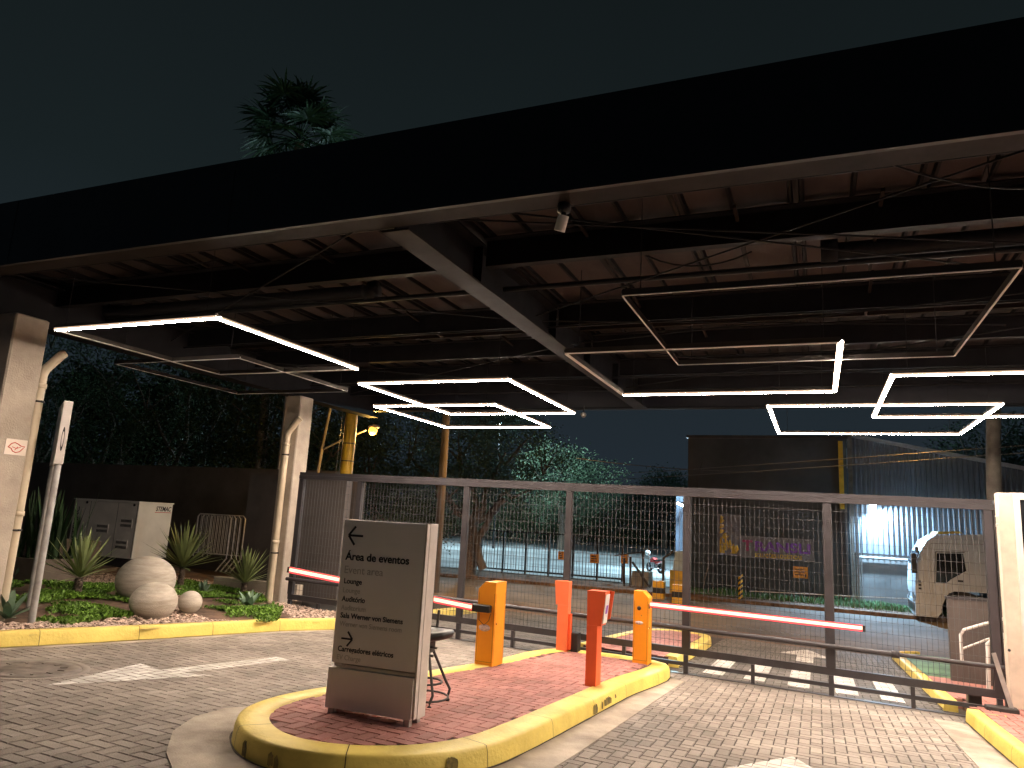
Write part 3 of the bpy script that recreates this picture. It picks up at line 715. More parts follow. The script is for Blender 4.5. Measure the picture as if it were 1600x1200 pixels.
# ================================================================== BARRIERS AND READERS
def cabinet(root, x0, x1, y0, y1, zb, zt, cut, m):
    # cabinet with one chamfered top corner, profile in x-z
    c = .085
    if cut == 'left': P = [(x0,zb),(x1,zb),(x1,zt),(x0+c,zt),(x0,zt-c)]
    else: P = [(x0,zb),(x1,zb),(x1,zt-c),(x1-c,zt),(x0,zt)]
    mb = MB(); mb.prismY(P, y0, y1); cb_ = mb.build('cabinet', MT[m], root)
    mb = MB()
    for (a_, b_, c_, d_) in ((x0+.012,x0+.015,zb+.06,zt-.13),(x1-.015,x1-.012,zb+.06,zt-.13),(x0+.015,x1-.015,zb+.06,zb+.063)): mb.box(a_,b_,y0-.0015,y0-.0005,c_,d_)
    mb.box(x1+.0005,x1+.0015,y0+.02,y0+.023,zb+.05,zt-.13); mb.box(x1+.0005,x1+.0015,y1-.023,y1-.02,zb+.05,zt-.13); mb.build('door_seam', MT['ink'], cb_)
    mb = MB(); mb.lathe([(.001,0),(.011,0),(.012,-.004)], (0,0,0), 12, 'x'); mb.v = [(x1+.004-x, y0+.05+y, zb+.5+z) for x,y,z in mb.v]; mb.build('lock', MT['chrome'], cb_)
    mb = MB(); mb.box(x0-.02,x1+.02,y0-.02,y1+.02,zb-.005,zb+.008); mb.build('base_plate', MT['steel_dark'], root)
    return cb_
def barrier(label, x0, x1, y0, y1, cut, boom_from, boom_to, hubside):
    zb = gz((x0+x1)/2, y0)+.15; zt = zb+.965
    t = empty('barrier_gate', ((x0+x1)/2,(y0+y1)/2,zb), label, 'barrier', 'barrier gates on the traffic island')
    c = cabinet(t, x0, x1, y0, y1, zb-.02, zt, cut, 'amber')
    a, b = Vector(boom_from), Vector(boom_to)
    mb = MB(); mb.beam(a, b, .020, .080); bo = mb.build('boom', MT['boom_body'], t)
    n = Vector((0,-.0125,0))
    mb = MB(); mb.beam(a+n+Vector((0,0,.006)), b+n+Vector((0,0,.004)), .004, .040); mb.build('light_strip', MT['boom_core'], bo)
    mb = MB(); mb.beam(a+n+Vector((0,0,-.022)), b+n+Vector((0,0,-.028)), .004, .020); mb.beam(a+n+Vector((0,0,.031)), b+n+Vector((0,0,.033)), .004, .012); mb.build('red_edge', MT['boom_red'], bo)
    mb = MB(); mb.beam(b, b+(b-a).normalized()*.03, .05, .075); mb.build('end_cap', MT['steel_dark'], bo)
    return t, c, zb, zt
# left barrier
t, c, zb, zt = barrier('amber barrier cabinet in the middle of the island with its lit boom pointing left', -3.83,-3.60,8.30,8.62,'left',(-3.86,8.20,gz(-3.8,8.3)+.15+.66),(-6.62,8.20,.72),-1)
mb = MB(); mb.bbox(-3.88,-3.64,8.215,8.295,zb+.615,zb+.70,.01); mb.build('boom_clamp', MT['black'], t)
mb = MB(); mb.tube([(-3.73,8.25,zb+.66),(-3.73,8.30,zb+.66)], .03, 12); mb.build('shaft', MT['steel_dark'], t)
mb = MB(); pts = [Vector((-3.80,8.29,zb+.60)),Vector((-3.79,8.27,zb+.52)),Vector((-3.72,8.27,zb+.465)),Vector((-3.66,8.27,zb+.52)),Vector((-3.65,8.29,zb+.60))]; mb.tube(pts, .004, 5); mb.build('cable', MT['black'], t)
mb = MB(); mb.lathe([(.001,-.012),(.040,-.012),(.048,0)], (0,0,0), 24, 'y'); mb.v = [(x*1.6-3.725, y+8.299, z*.85+zb+.43) for x,y,z in mb.v]; bd = mb.build('badge', MT['badge'], t)
# right barrier
t, c, zb, zt = barrier('amber barrier cabinet at the far corner of the island with its lit boom pointing right', -2.41,-2.20,10.45,10.70,'right',(-2.19,10.52,gz(-2.3,10.5)+.15+.795),(.50,10.52,.44),1)
mb = MB(); mb.lathe([(.001,-.006),(.028,-.006),(.028,.0)], (-2.33,10.449,zb+.735), 20, 'y'); mb.build('hub_cap', MT['steel_dark'], t)
mb = MB(); mb.lathe([(.001,-.004),(.006,-.004),(.006,0)], (-2.295,10.449,zb+.64), 10, 'y'); mb.build('keyhole', MT['black'], t)
mb = MB(); mb.lathe([(.001,-.014),(.030,-.014),(.040,0)], (0,0,0), 24, 'y'); mb.v = [(x*1.4-2.325, y+10.449, z*.62+zb+.54) for x,y,z in mb.v]; mb.build('badge', MT['badge'], t)
mb = MB(); mb.box(-2.27,-2.19,10.46,10.50,zb+.74,zb+.80); mb.build('boom_clamp', MT['housing'], t)

def reader(label, x0, x1, y0, y1, h, hd, over, m, mtop):
    zb = gz((x0+x1)/2, y0)+.15; zt = zb+h
    t = empty('card_reader', ((x0+x1)/2,(y0+y1)/2,zb), label, 'card reader', 'card reader posts on the traffic island')
    mb = MB(); mb.box(x0,x1,y0,y1,zb-.02,zt-hd); mb.build('post', MT[m], t)
    if over > 0: P = [(x0,zt-hd+.001),(x1+over*.5,zt-hd+.001),(x1+over,zt),(x0-.006,zt)]
    else: P = [(x0+over*.5,zt-hd+.001),(x1,zt-hd+.001),(x1+.006,zt),(x0+over,zt)]
    mb = MB(); mb.prismY(P, y0, y1); hh = mb.build('head', MT[mtop], t)
    return t, zb, zt
t, zb, zt = reader('orange card reader post in front with its hooded head facing the right lane', -2.39,-2.27,8.10,8.30,1.01,.37,.085,'orange','orange')
mb = MB(); mb.add([(-2.27,8.286,zt-.355),(-2.175,8.286,zt-.30),(-2.135,8.286,zt-.002),(-2.27,8.286,zt-.002),(-2.27,8.301,zt-.355),(-2.175,8.301,zt-.30),(-2.135,8.301,zt-.002),(-2.27,8.301,zt-.002)], [(0,1,2,3),(7,6,5,4),(1,5,6,2),(2,6,7,3),(0,4,5,1),(3,7,4,0)]); mb.build('hood', MT['orange'], t)
mb = MB(); X0, X1 = -2.27+.0425+.003, -2.27+.085+.002
mb.add([(X0,8.115,zt-.345),(X0,8.275,zt-.345),(X1,8.275,zt-.03),(X1,8.115,zt-.03),(X0+.016,8.115,zt-.345),(X0+.016,8.275,zt-.345),(X1+.006,8.275,zt-.03),(X1+.006,8.115,zt-.03)], [(4,5,6,7),(3,2,1,0),(0,4,7,3),(1,2,6,5),(3,7,6,2),(0,1,5,4)]); pn = mb.build('panel', MT['white'], t)
mb = MB(); mb.add([(X0+.019,8.15,zt-.25),(X0+.019,8.23,zt-.25),(X1-.006,8.23,zt-.15),(X1-.006,8.15,zt-.15)], [(0,1,2,3)]); mb.move(.006,0,0); mb.build('display', MT['purple'], pn)
t, zb, zt = reader('pale orange card reader post at the back left of the island facing the left lane', -3.56,-3.40,10.52,10.66,.985,.34,-.055,'orange_pale','orange_pale')
mb = MB(); mb.box(-3.40,-3.365,10.55,10.64,zb+.02,zb+.52); mb.build('side_panel', MT['orange'], t)
# black bollard-like box behind the pale reader
p = atY(899,1008,10.72)
mb = MB(); mb.bbox(p.x-.08,p.x+.06,10.62,10.80,gz(-3.2,10.7)+.15,gz(-3.2,10.7)+.42,.01); mb.build('junction_box', MT['black'], label='small black junction box beside the pale orange card reader', cat='junction box')

# ================================================================== TOTEM SIGN
zb = gz(-3.25,5.15)+.155
TA = math.atan2(.04, .75)
tm = empty('totem_sign', (-3.24,5.22,zb), 'grey two-part wayfinding sign with arrows and bilingual text standing on the island', 'sign')
tx0, tx1, ty0 = -3.615, -2.865, 5.10
def tb(name, bx, m):
    mb = MB(); mb.box(*bx); return mb.rot(TA, (tx0, ty0)).build(name, MT[m], tm)
zt = zb+1.51
mb = MB(); mb.bbox(tx0,tx1,ty0,ty0+.05,zb+.385,zt-.004,.004); up = mb.rot(TA,(tx0,ty0)).build('upper_panel', MT['totem'], tm)
tb('lower_panel', (tx0-.012,tx1-.004,ty0-.012,ty0+.05,zb+.045,zb+.345), 'totem')
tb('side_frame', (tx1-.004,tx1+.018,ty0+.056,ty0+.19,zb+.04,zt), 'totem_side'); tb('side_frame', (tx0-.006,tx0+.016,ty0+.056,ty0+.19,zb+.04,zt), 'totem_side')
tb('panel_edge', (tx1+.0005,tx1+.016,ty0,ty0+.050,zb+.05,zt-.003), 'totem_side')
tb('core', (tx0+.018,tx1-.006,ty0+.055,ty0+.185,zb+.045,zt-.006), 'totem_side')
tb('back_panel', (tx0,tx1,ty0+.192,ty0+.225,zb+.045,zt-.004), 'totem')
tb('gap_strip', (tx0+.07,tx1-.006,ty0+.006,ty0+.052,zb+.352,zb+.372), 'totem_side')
for fx in (tx0+.03, tx1-.05):
    for fy in (ty0+.02, ty0+.16):
        mb = MB(); mb.box(fx-.02,fx+.03,fy-.02,fy+.03,zb-.01,zb+.04); mb.rot(TA,(tx0,ty0)).build('foot', MT['galv'], tm)
ca, sa = math.cos(TA), math.sin(TA)
def tp(u, z, dy=-.0015): return (tx0+u*ca-dy*sa, ty0+u*sa+dy*ca, zb+z)
def tt(body, u, z, size, m, width, bold=0.0): return text('lettering', body, size, tp(u, z), MT[m], up, (R(90),0,TA), .0008, bold, width)
tt('Área de eventos', .045, 1.185, .086, 'ink', .585, .0022); tt('Event area', .040, 1.078, .086, 'ink_grey', .355)
tt('Lounge', .048, .998, .058, 'ink', .165, .0012); tt('Lounge', .046, .926, .057, 'ink_grey', .155)
tt('Auditório', .046, .858, .058, 'ink', .215, .0012); tt('Auditorium', .046, .790, .057, 'ink_grey', .225)
tt('Sala Werner von Siemens', .046, .730, .056, 'ink', .565, .0012); tt('Werner von Siemens room', .046, .666, .055, 'ink_grey', .56)
tt('Carregadores elétricos', .050, .474, .057, 'ink', .50, .0012); tt('EV Charge', .046, .410, .055, 'ink_grey', .215)
def arrow(u, z, s, d):
    mb = MB()
    def q(a, b): return Vector(tp(u+a, z+b, -.0025))
    n = (sa, -ca, 0)
    mb.beam(q(0,0), q(s*1.0,0), .016*s/.13, .003, up=n) if False else None
    w_ = .017*s/.13
    tip = 0 if d < 0 else s
    for a, b in ((q(0,0),q(s,0)), (q(tip,0),q(tip-d*s*.45,s*.55)), (q(tip,0),q(tip-d*s*.45,-s*.55))):
        mb.beam(a, b, .003, w_)
    return mb.build('arrow', MT['ink'], up)
arrow(.055, 1.38, .135, -1); arrow(.075, .572, .10, 1)

# ================================================================== STOOL
sz = gz(-3.1,5.95)+.152
st = empty('work_chair', (-3.12,5.95,sz), 'black padded work chair standing behind the grey wayfinding sign', 'chair')
cx, cy = -3.25, 6.02
mb = MB(); prof = [(.001,.535),(.16,.53),(.215,.545),(.235,.575),(.225,.60),(.12,.598),(.001,.59)]
mb.lathe(prof, (cx,cy,sz), 28); mb.v = [(x, y, z+(.02*((x-cx)/.23)**2)) for x,y,z in mb.v]; mb.build('seat', MT['black'], st)
mb = MB(); mb.bbox(cx-.33,atY(674,950,cy+.2).x,cy+.20,cy+.255,sz+.72,sz+1.0,.02); mb.build('backrest', MT['black'], st)
mb = MB(); mb.tube([(cx-.05,cy+.05,sz+.53),(cx-.05,cy+.24,sz+.52),(cx-.05,cy+.27,sz+.75)], .014, 8); mb.build('back_support', MT['steel_dark'], st)
mb = MB(); mb.box(cx-.05,cx+.05,cy-.05,cy+.05,sz+.42,sz+.53); mb.tube([(cx+.04,cy-.03,sz+.47),(cx+.12,cy-.05,sz+.47)], .010, 8); mb.build('mechanism', MT['steel_dark'], st)
mb = MB(); mb.tube([(cx+.04,cy-.05,sz+.40),(cx+.09,cy-.05,sz+.40)], .012, 8); mb.build('lever', MT['black'], st)
for sx_, sy_ in ((-1,-1),(1,-1),(1,1),(-1,1)):
    mb = MB(); mb.tube([(cx+.03*sx_,cy+.03*sy_,sz+.46),(cx+.14*sx_,cy+.13*sy_,sz+.17),(cx+.17*sx_,cy+.16*sy_,sz+.10),(cx+.15*sx_,cy+.17*sy_,sz+.035)], .0125, 8)
    lg = mb.build('leg', MT['steel_dark'], st)
    mb = MB(); mb.lathe([(.018,-.006),(.02,.008),(.006,.018),(.006,.035)], (cx+.15*sx_,cy+.17*sy_,sz), 10); mb.build('foot', MT['rubber'], lg)
mb = MB(); mb.tube([(cx+.15*math.cos(t*math.pi/8),cy+.15*math.sin(t*math.pi/8),sz+.17) for t in range(17)], .010, 8); mb.build('foot_ring', MT['steel_dark'], st)
mb = MB(); mb.tube([(cx+.215*math.cos(t*math.pi/8+.3),cy+.215*math.sin(t*math.pi/8+.3),sz+.045) for t in range(17)], .009, 8); mb.build('base_ring', MT['steel_dark'], st)

# ================================================================== GARDEN
def gard(x, y):
    z = gz(x, y)+.13
    d = math.hypot(x+10.5, y-8.5)
    return z+.14*math.exp(-(d/2.4)**2)+.02*noise.noise(Vector((x*1.2, y*1.2, 0)))
GP = ccw([(x-.10,y) for x,y in GARK[1:]]+[(-7.05,11.1),(-9.3,11.3),(-9.6,12.8),(-12,14),(-16,15.5),(-24,19.5),(-34,19.5),(-34,3.5)])
vs = []; fs = []; mb = MB(); nx, ny = 110, 66
idx = {}
for j in range(ny+1):
    for i in range(nx+1):
        x = -34+27.2*i/nx; y = 3.4+16.8*j/ny; vs.append((x, y, gard(x, y)-.02))
for j in range(ny):
    for i in range(nx):
        cx_ = -34+27.2*(i+.5)/nx; cy_ = 3.4+16.8*(j+.5)/ny
        kx = None
        if inpoly(cx_, cy_, GP): fs.append((j*(nx+1)+i, j*(nx+1)+i+1, (j+1)*(nx+1)+i+1, (j+1)*(nx+1)+i))
mb.add(vs, fs, True); mb.build('garden_soil', MT['earth'], kind='structure')
# planted patches and gravel
def patch(l): return ccw([(lambda p: (p.x, p.y))(atG(a, b, .2)) for a, b in l])
G1 = patch([(-60,962),(20,968),(60,966),(110,972),(170,964),(215,962),(205,925),(190,912),(150,916),(110,908),(60,905),(0,906),(-60,905)])
G2 = patch([(295,958),(340,964),(400,968),(432,966),(440,952),(418,930),(395,922),(340,912),(290,903),(268,904),(275,930)])
G3 = patch([(-300,985),(-60,975),(-60,900),(-300,900)])
def near_kerb(x, y):
    # horizontal distance to the kerb line (x of kerb at this y)
    for i in range(len(GARK)-1):
        (xa, ya), (xb, yb) = GARK[i], GARK[i+1]
        if ya <= y <= yb: return (xa+(xb-xa)*(y-ya)/(yb-ya)) - x
    return 99
stones = MB()
ICO = []
g_ = (1+5**.5)/2
for s1 in (-1,1):
    for s2 in (-1,1): ICO += [Vector((0,s1,s2*g_)), Vector((s1,s2*g_,0)), Vector((s2*g_,0,s1))]
OC = [Vector(v) for v in ((1,0,0),(-1,0,0),(0,1,0),(0,-1,0),(0,0,1),(0,0,-1),(.7,.7,.3),(-.7,.6,.4),(.6,-.7,.35),(-.6,-.7,.3))]
import bmesh
def hull(pts):
    bm = bmesh.new(); vv = [bm.verts.new(p) for p in pts]
    r = bmesh.ops.convex_hull(bm, input=vv); 
    bmesh.ops.delete(bm, geom=list(set(g for g in r['geom_interior'] if isinstance(g, bmesh.types.BMVert))|set(g for g in r['geom_unused'] if isinstance(g, bmesh.types.BMVert))), context='VERTS')
    bm.verts.index_update(); o = ([v.co.copy() for v in bm.verts], [tuple(v.index for v in f.verts) for f in bm.faces]); bm.free(); return o
PEB = []
for k in range(14):
    PEB.append(hull([Vector((p.x*random.uniform(.7,1.2), p.y*random.uniform(.7,1.2), p.z*random.uniform(.5,.9))) for p in OC]))
def stone(x, y, r, zz):
    vs, fs = random.choice(PEB); a = random.uniform(0, 6.28); ca_, sa_ = math.cos(a), math.sin(a); b = random.uniform(.7,1.3)
    tl = random.uniform(-.5,.5)
    stones.add([(x+r*(v.x*ca_*b-v.y*sa_), y+r*(v.x*sa_*b+v.y*ca_), zz+r*(v.z*.75+v.x*tl*.4)) for v in vs], fs)
cnt = 0
random.seed(11)
bk = [(-7.1,11.05),(-9.0,11.2)]
def in_g(x, y): return inpoly(x, y, G1) or inpoly(x, y, G2)
SPH = []
while cnt < 9500:
    x = random.uniform(-15, -6.9); y = random.uniform(3.6, 13.5)
    if not inpoly(x, y, GP): continue
    d = math.hypot(x, y)
    if random.random() > (8.0/d)**2.2: continue
    wob = .18*noise.noise(Vector((x*1.1, y*1.1, 5)))
    if in_g(x+wob, y+wob): continue
    if near_kerb(x, y) > 2.0 and y < 7 : continue
    stone(x, y, random.uniform(.016,.034), gard(x, y)-.004+random.uniform(0,.014)); cnt += 1
stones.build('gravel', MT['gravel'], kind='stuff')
# ground cover
gc = MB()
def tuft(x, y, s):
    z = gard(x, y)-.01
    for k in range(random.randint(5, 8)):
        a = random.uniform(0, 6.28); e_ = random.uniform(.2, 1.2); L = s*random.uniform(.6,1.2)
        d = Vector((math.cos(a)*math.cos(e_), math.sin(a)*math.cos(e_), math.sin(e_)))
        p = Vector((x+random.uniform(-.02,.02), y+random.uniform(-.02,.02), z+random.uniform(0,.03)))
        sd = d.cross(Vector((random.uniform(-1,1),random.uniform(-1,1),1))).normalized()*L*.30
        q = p+d*L
        gc.add([p, p.lerp(q,.55)-sd, q, p.lerp(q,.55)+sd], [(0,1,2,3)])
cnt = 0
while cnt < 9500:
    x = random.uniform(-15, -7.0); y = random.uniform(3.6, 13.5)
    if not in_g(x, y): continue
    dens = noise.noise(Vector((x*1.6, y*1.6, 2)))
    if dens < .05+random.uniform(-.14,.14): continue
    tuft(x, y, random.uniform(.03,.062)*(1+.5*dens)); cnt += 1
gc.build('ground_cover', MT['cover'], kind='stuff')

# stone balls
def ball(px, py, rpx, Y, sq, label):
    q = atY(px, py, Y); dep = q.x*FWD[0]+q.y*FWD[1]+(q.z-HC)*FWD[2]; r = rpx*dep/FPX*.94
    mb = MB(); mb.sphere((q.x, Y, q.z), r, 48, 28, sq)
    o = mb.build('stone_ball', MT['sphere'], label=label, cat='stone ball', group='round stone balls in the garden')
ball(228, 907, 46, 8.55, .86, 'largest round beige stone ball standing behind the other two')
ball(240, 940, 37, 7.65, .84, 'middle-sized round stone ball in front of the largest one')
ball(297, 941, 19, 8.25, .97, 'smallest round stone ball on the gravel at the right')

# yuccas, agaves and snake plants
def spiky(px, base_py, top_py, trunk_h, L, n, label, Y=None, up=.2):
    p = atG(px, base_py, up)
    if Y: q = atY(px, base_py, Y); p = Vector((q.x, Y, 0))
    z = gard(p.x, p.y)-.02
    t = empty('yucca', (p.x, p.y, z), label, 'plant', 'spiky yucca plants in the garden')
    mb = MB(); k = 9
    pts = [(p.x+.012*math.sin(i*1.3), p.y, z+trunk_h*i/k) for i in range(k+1)]; mb.tube(pts, [.045+.012*(i%2)+.015*(1-i/k) for i in range(k+1)], 10)
    for i in range(70):
        a = random.uniform(0,6.28); h = random.uniform(.05, trunk_h); d = Vector((math.cos(a), math.sin(a), random.uniform(.1,.8)))
        mb.leaf((p.x+.04*math.cos(a), p.y+.04*math.sin(a), z+h), d, .05, .03)
    mb.build('trunk', MT['trunk'], t)
    mb = MB(); c = Vector((p.x, p.y, z+trunk_h))
    for i in range(n):
        a = i*2.39996+random.uniform(-.2,.2); f = (i+.5)/n; el = R(88)-R(80)*f**.9+random.uniform(-.1,.1)
        d = Vector((math.cos(a)*math.cos(el), math.sin(a)*math.cos(el), math.sin(el)))
        mb.leaf(c+d*.03+Vector((0,0,.05*(1-f))), d, L*random.uniform(.8,1.1)*(1-.12*(1-f)), L*.066, .0+.12*f*random.random())
    mb.build('leaves', MT['leaf_yucca'], t)
spiky(119, 935, 850, .26, .74, 66, 'spiky yucca nearest the kerb, left of the stone balls')
spiky(285, 890, 830, .40, .95, 84, 'largest spiky yucca behind the biggest stone ball', up=.2, Y=11.6)
spiky(381, 922, 862, .22, .80, 60, 'spiky yucca close to the far column and its rain pipe')
def agave(px, py, L, n, label, wd=.24):
    p = atG(px, py, .2); z = gard(p.x, p.y)-.02
    mb = MB(); c = Vector((p.x, p.y, z+.03))
    for i in range(n):
        a = i*2.39996+random.uniform(-.2,.2); f = (i+.5)/n; el = R(78)-R(62)*f+random.uniform(-.12,.12)
        d = Vector((math.cos(a)*math.cos(el), math.sin(a)*math.cos(el), math.sin(el)))
        mb.leaf(c, d, L*random.uniform(.75,1.1), L*wd, .15)
    mb.build('agave', MT['leaf_agave'], label=label, cat='plant', group='low agaves in the ground cover')
agave(318, 926, .30, 14, 'small pale agave to the right of the largest stone ball')
agave(389, 948, .36, 12, 'low green agave in the ground cover near the far column', .28)
agave(12, 962, .40, 14, 'bluish agave at the foot of the near concrete column')
agave(26, 905, .50, 14, 'long leaved agave cut off by the near concrete column', .12)
# planters
def planter(x0, x1, y0, y1, z0, z1, label, n, L):
    t = empty('planter', ((x0+x1)/2,(y0+y1)/2,z0), label, 'planter')
    mb = MB(); b = .05
    mb.add([(x0+b,y0+b,z0),(x1-b,y0+b,z0),(x1-b,y1-b,z0),(x0+b,y1-b,z0),(x0,y0,z1),(x1,y0,z1),(x1,y1,z1),(x0,y1,z1),(x0+.05,y0+.05,z1),(x1-.05,y0+.05,z1),(x1-.05,y1-.05,z1),(x0+.05,y1-.05,z1),(x0+.05,y0+.05,z1-.08),(x1-.05,y0+.05,z1-.08),(x1-.05,y1-.05,z1-.08),(x0+.05,y1-.05,z1-.08)],
           [(3,2,1,0),(0,1,5,4),(1,2,6,5),(2,3,7,6),(3,0,4,7),(4,5,9,8),(5,6,10,9),(6,7,11,10),(7,4,8,11),(8,9,13,12),(9,10,14,13),(10,11,15,14),(11,8,12,15)])
    mb.build('box', MT['planter'], t)
    mb = MB(); mb.box(x0+.052,x1-.052,y0+.052,y1-.052,z1-.11,z1-.05); mb.build('soil', MT['earth'], t)
    if n:
        mb = MB()
        for i in range(n):
            p = (random.uniform(x0+.1,x1-.1), random.uniform(y0+.1,y1-.1), z1-.06); a = random.uniform(0,6.28)
            d = Vector((.22*math.cos(a), .22*math.sin(a), 1)); mb.leaf(p, d, L*random.uniform(.6,1.1), .07, .0)
        mb.build('leaves', MT['leaf_dark'], t)
zz = gard(-14.8, 11.3)
planter(-15.4,-14.5,10.58,11.55,zz-.1,zz+.72,'brown square planter in front of the left end of the generator',0,0)
zz = gard(-13.2, 8.8)
p = atY(48, 800, 8.8)
planter(p.x-.65,p.x+.5,8.8,9.7,gard(p.x,9)-.1,gard(p.x,9)+.42,'planter of tall dark snake plants behind the near column',80,1.25)
# low yellowish kerb line behind the planting
mb = MB(); a = atG(60,898,.25); b = atG(180,882,.25)
mb.beam((a.x,a.y,gard(a.x,a.y)+.0),(b.x,b.y,gard(b.x,b.y)+.0), .1, .10); mb.build('kerb', MT['planter'], kind='structure')
# low cream retaining block near the far column
mb = MB(); mb.box(-12.2,-9.95,12.6,12.8,-.5,-.02); mb.build('low_wall', MT['column'], label='low cream garden wall behind the far yucca near the column', cat='wall')

# twin-post road sign seen edge on
def gpost(x, y, z0, z1, r=.04): mb = MB(); mb.tube([(x,y,z0),(x,y,z1)], r, 12); return mb
sgn = empty('road_sign', (-8.9,6.3,gz(-8.9,6.3)+.13), 'tall twin-post road sign seen edge on beside the near concrete column', 'sign')
a = Vector((-8.72,6.17)); b = Vector((atY(53,905,6.72).x,6.72))
for q, hh in ((a,1.95),(b,2.70)): gpost(q.x,q.y,gard(q.x,q.y)-.05,hh if q is a else 2.74).build('post', MT['sign_post'], sgn)
mb = MB(); d = (a-b).normalized(); n2 = Vector((-d.y, d.x))
mb.box(-.92,.055,-.05,.05,1.93,2.72); ang = math.atan2(d.y, d.x)
mb.rot(ang).move(a.x, a.y, 0); pnl = mb.build('panel', MT['white'], sgn)
mb = MB(); mb.box(.056,.066,-.046,.046,1.94,2.71); mb.rot(ang).move(a.x,a.y,0); mb.build('edge_cap', MT['totem_side'], pnl)
mb = MB(); mb.lathe([(.18,0),(.26,0)], (-.40,.0525,2.33), 24, 'y'); mb.rot(ang).move(a.x,a.y,0); mb.build('symbol', MT['ink'], pnl)
mb = MB(); mb.lathe([(.012,0),(.019,0)], (0,.0,0), 24, 'x'); mb.v = [(x+.0675, y*.9, z*8+2.24) for x,y,z in mb.v]; mb.rot(ang).move(a.x,a.y,0); mb.build('symbol', MT['ink'], pnl)

# small notice on the near column
nx_ = -8.998
nt_ = empty('notice_sign', (nx_,5.79,2.0), 'small white notice with a red emblem on the near column', 'notice')
mb = MB(); mb.box(nx_,nx_+.006,5.665,5.925,2.0,2.19); pl = mb.build('plate', MT['notice'], nt_)
mb = MB()
E_ = [(5.70,2.09),(5.735,2.135),(5.775,2.15),(5.815,2.135),(5.85,2.115),(5.90,2.11),(5.875,2.08),(5.845,2.045),(5.80,2.03),(5.76,2.045),(5.74,2.075),(5.70,2.09)]
mb.tube([(nx_+.008,y,z) for y,z in E_], .0055, 5); mb.tube([(nx_+.008,5.75,2.095),(nx_+.008,5.80,2.08),(nx_+.008,5.85,2.10)], .004, 5); mb.tube([(nx_+.008,5.785,2.06),(nx_+.008,5.815,2.10)], .004, 5)
mb.build('emblem', MT['notice_red'], pl)

# generator
gA = math.atan2(.0, 1)
gx0, gx1, gy0, gy1, g0, g1 = -18.85,-16.42,14.0,15.1, .02, 1.46
gn = empty('generator', (-17.5,14.6,gard(-17.5,14.6)), 'large white enclosed generator standing in front of the black wall', 'generator')
mb = MB(); mb.bbox(gx0,gx1-.012,gy0,gy1,g0,g1,.012); gb = mb.build('body', MT['genset_side'], gn)
mb = MB(); mb.box(gx1-.01,gx1+.012,gy0+.004,gy1-.004,g0,g1-.002); ge = mb.build('end_panel', MT['genset'], gn)
mb = MB(); mb.box(gx0-.02,gx1+.03,gy0-.02,gy1+.02,g1+.002,g1+.035); mb.build('roof', MT['genset'], gn)
mb = MB(); mb.box(gx0+.1,gx1-.1,gy0+.08,gy0+.2,-.35,g0-.002); mb.box(gx0+.1,gx1-.1,gy1-.2,gy1-.08,-.35,g0-.002); mb.build('skid', MT['steel_dark'], gn)
for (a0, a1, c0, c1) in ((-17.85,-17.40,.62,.86),(-16.98,-16.55,.80,1.04),(-17.05,-16.62,.24,.48)):
    mb = MB(); mb.box(a0,a1,gy0-.012,gy0-.002,c0,c1); vt = mb.build('vent', MT['genset_side'], gb); mb = MB()
    for r_ in range(2):
        for k in range(9):
            x = a0+.02+k*(a1-a0-.04)/9; z = c0+.02+r_*(c1-c0)/2
            mb.add([(x+.004,gy0-.016,z),(x+.032,gy0-.016,z),(x+.032,gy0-.016,z+.07),(x+.004,gy0-.016,z+.07)], [(0,1,2,3)])
    mb.build('vent_slots', MT['black'], vt)
for x in (-18.2,-17.15,-16.44):
    mb = MB(); mb.box(x-.006,x+.006,gy0-.004,gy0-.001,g0+.02,g1-.02); mb.build('seam', MT['steel_dark'], gb)
for x in (-18.35,-16.56):
    mb = MB(); mb.lathe([(.001,-.02),(.035,-.02),(.035,0)], (x,gy0-.001,1.40), 12, 'y'); mb.build('latch', MT['black'], gb)
text('lettering', 'STEMAC', .17, (gx1+.014, gy0+.55, 1.27), MT['ink'], ge, (R(90),0,R(90)), .001, .004, .5, shearx=.2)
mb = MB(); mb.box(gx1+.0125,gx1+.015,gy0+.53,gy0+1.07,1.225,1.24); mb.build('underline', MT['notice_red'], ge)
text('lettering', 'STEMAC', .22, (-18.62, gy0-.003, .42), MT['ink'], gb, (R(90),R(-90),0), .001, .006, .85)
# crowd barrier leaning behind it
cb = empty('crowd_barrier', (-15.0,15.0,gard(-15,15)), 'galvanised tubular crowd barriers stacked beside the generator', 'crowd barrier')
for k in range(4):
    o_ = k*.13; mb = MB(); x0_, y0_ = -15.85+o_, 15.5+o_*.3; q = .10
    P_ = [(x0_,y0_,.1),(x0_,y0_,1.18),(x0_+.06,y0_,1.25),(x0_+1.1,y0_,1.25),(x0_+1.18,y0_,1.18),(x0_+1.18,y0_,.1)]
    mb.tube(P_, .019, 8); mb.tube([(x0_,y0_,.2),(x0_+1.18,y0_,.2)], .015, 6)
    fr = mb.build('frame', MT['galv'], cb)
    mb = MB()
    for j in range(1, 10): mb.tube([(x0_+j*.118,y0_,.2),(x0_+j*.118,y0_,1.25)], .007, 5)
    mb.build('bars', MT['galv'], fr)
    mb = MB(); mb.beam((x0_+1.1,y0_-.25,-.22),(x0_+1.1,y0_+.1,.12),.04,.02); mb.build('foot', MT['galv'], fr)

# ================================================================== BEYOND THE GATE
random.seed(5)
def pole(name, px, ytop, ybase, Y, r0, r1, m, label, cat, zb=ZS):
    b = atY(px[1], ybase, Y); t_ = atY(px[0], ytop, Y)
    mb = MB(); mb.tube([(b.x, Y, zb), ((b.x+t_.x)/2, Y, (zb+t_.z)/2), (t_.x, Y, t_.z)], r0, 14, r1); return mb.build(name, MT[m], label=label, cat=cat)
